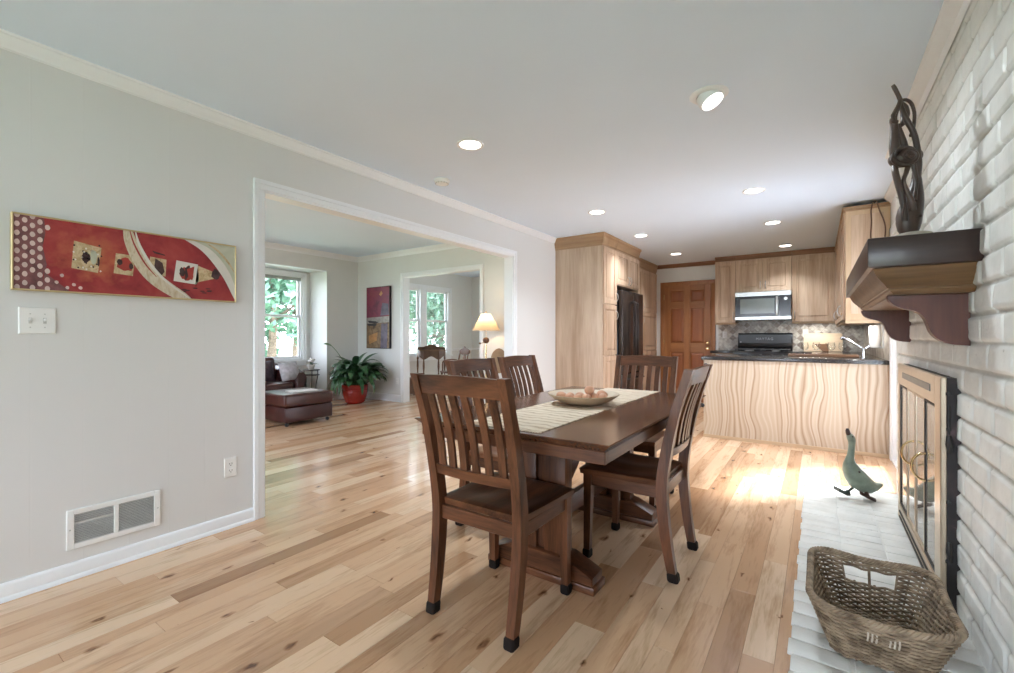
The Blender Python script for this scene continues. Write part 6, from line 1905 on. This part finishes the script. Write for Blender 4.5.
for s in (-1, 1):
    mb = MB(); mb.tube(smooth_path([(s*.17, -.20, .0), (s*.17, -.175, .25), (s*.17, -.175, .45), (s*.165, -.20, .65), (s*.155, -.245, .86)], 5), lerp_list([.014, .019, .021, .018, .015], 21), 10); mb.build('rear_post', M['desk'], t)
    mb = MB(); mb.tube([(s*.17, .17, .43), (s*.175, .18, .2), (s*.175, .17, 0)], [.021, .017, .012], 10); mb.build('front_leg', M['desk'], t)
    mb = MB(); mb.tube(smooth_path([(s*.17, -.205, .66), (s*.19, -.08, .68), (s*.20, .08, .665), (s*.19, .14, .62), (s*.175, .15, .46)], 5), .014, 8); mb.build('arm', M['desk'], t)
cr = [(-.17, .80), (-.20, .83), (-.185, .87), (-.14, .875), (-.10, .905), (-.05, .90), (0, .945), (.05, .90), (.10, .905), (.14, .875), (.185, .87), (.20, .83), (.17, .80), (.08, .775), (0, .80), (-.08, .775)]
mb = MB(); mb.prism(cr, 'y', -.262, -.232, .006); mb.build('carved_crest', M['desk'], t)
mb = MB(); mb.prism([(-.05, .47), (-.035, .60), (-.06, .70), (-.03, .79), (.03, .79), (.06, .70), (.035, .60), (.05, .47)], 'y', -.215, -.200, .003)
bmesh.ops.rotate(mb.bm, verts=mb.bm.verts, cent=(0, -.2, .47), matrix=Matrix.Rotation(R(7), 3, 'X')); mb.build('splat', M['desk'], t)
t = thing('blanket_chest', 'low brown wooden chest on the dining room floor behind the doorway casing', 'chest', (-6.62, 6.10, 0))
mb = MB(); mb.box(-.17, .17, -.14, .14, .03, .30, .004, 1); mb.build('body', M['desk'], t)
mb = MB(); mb.box(-.18, .18, -.15, .15, .302, .335, .006, 2); mb.build('lid', M['desk'], t)
for sx in (-1, 1):
    for sy in (-1, 1):
        mb = MB(); mb.lathe([(.018, 0), (.024, .015), (.018, .032), (.001, .033)], 12, (sx*.14, sy*.11, 0)); mb.build('foot', M['desk'], t)

# ================================================================== trees outside the windows
def tree(name, lab, x, y_, h, r, seed, n=2600):
    t = thing(name, lab, 'tree', (x, y_, -.3), 0, 'trees outside the windows')
    rnd = random.Random(seed)
    mb = MB(); tp = smooth_path([(0, 0, 0), (.1, .05, h*.3), (-.05, .1, h*.6), (.05, 0, h*.9)], 4); mb.tube(tp, lerp_list([.16, .12, .08, .03], len(tp)), 8)
    for k in range(6):
        a = rnd.uniform(0, 2*PI); z = h*rnd.uniform(.3, .7); mb.tube([(0, 0, z), (r*.35*math.cos(a), r*.35*math.sin(a), z+h*.1), (r*.7*math.cos(a), r*.7*math.sin(a), z+h*.18)], [.06, .04, .015], 6)
    mb.build('trunk', M['bark'], t)
    mb = MB()
    cl = [(rnd.uniform(-.55, .55)*r, rnd.uniform(-.55, .55)*r, h*rnd.uniform(.22, .95), rnd.uniform(.35, .6)*r) for _ in range(18)]
    for k in range(n):
        c = cl[k % len(cl)]; v = Vector((rnd.gauss(0, 1), rnd.gauss(0, 1), rnd.gauss(0, 1))).normalized()*c[3]*rnd.uniform(.6, 1.05)
        p = Vector(c[:3])+v; a = Vector((rnd.gauss(0, 1), rnd.gauss(0, 1), rnd.gauss(0, 1))).normalized(); b_ = a.orthogonal().normalized(); s = rnd.uniform(.10, .20)
        mb.face([p-a*s, p+b_*s*.55, p+a*s, p-b_*s*.55])
    mb.build('crown', M['crown_leaf'], t, smooth=False)


tree('tree', 'leafy green tree outside the bay window', -14.5, 7.6, 6.0, 2.4, 1)
tree('tree', 'tree beyond the bay window, at the window side nearest the sofa pillows', -21.0, 12.2, 7.0, 2.6, 2)
tree('tree', 'bushy tree outside the dining room window, seen in the lower panes', -15.0, 16.0, 4.2, 2.2, 3)
tree('tree', 'taller tree farther off outside the dining room double window', -21.5, 21.5, 8.0, 3.2, 4)
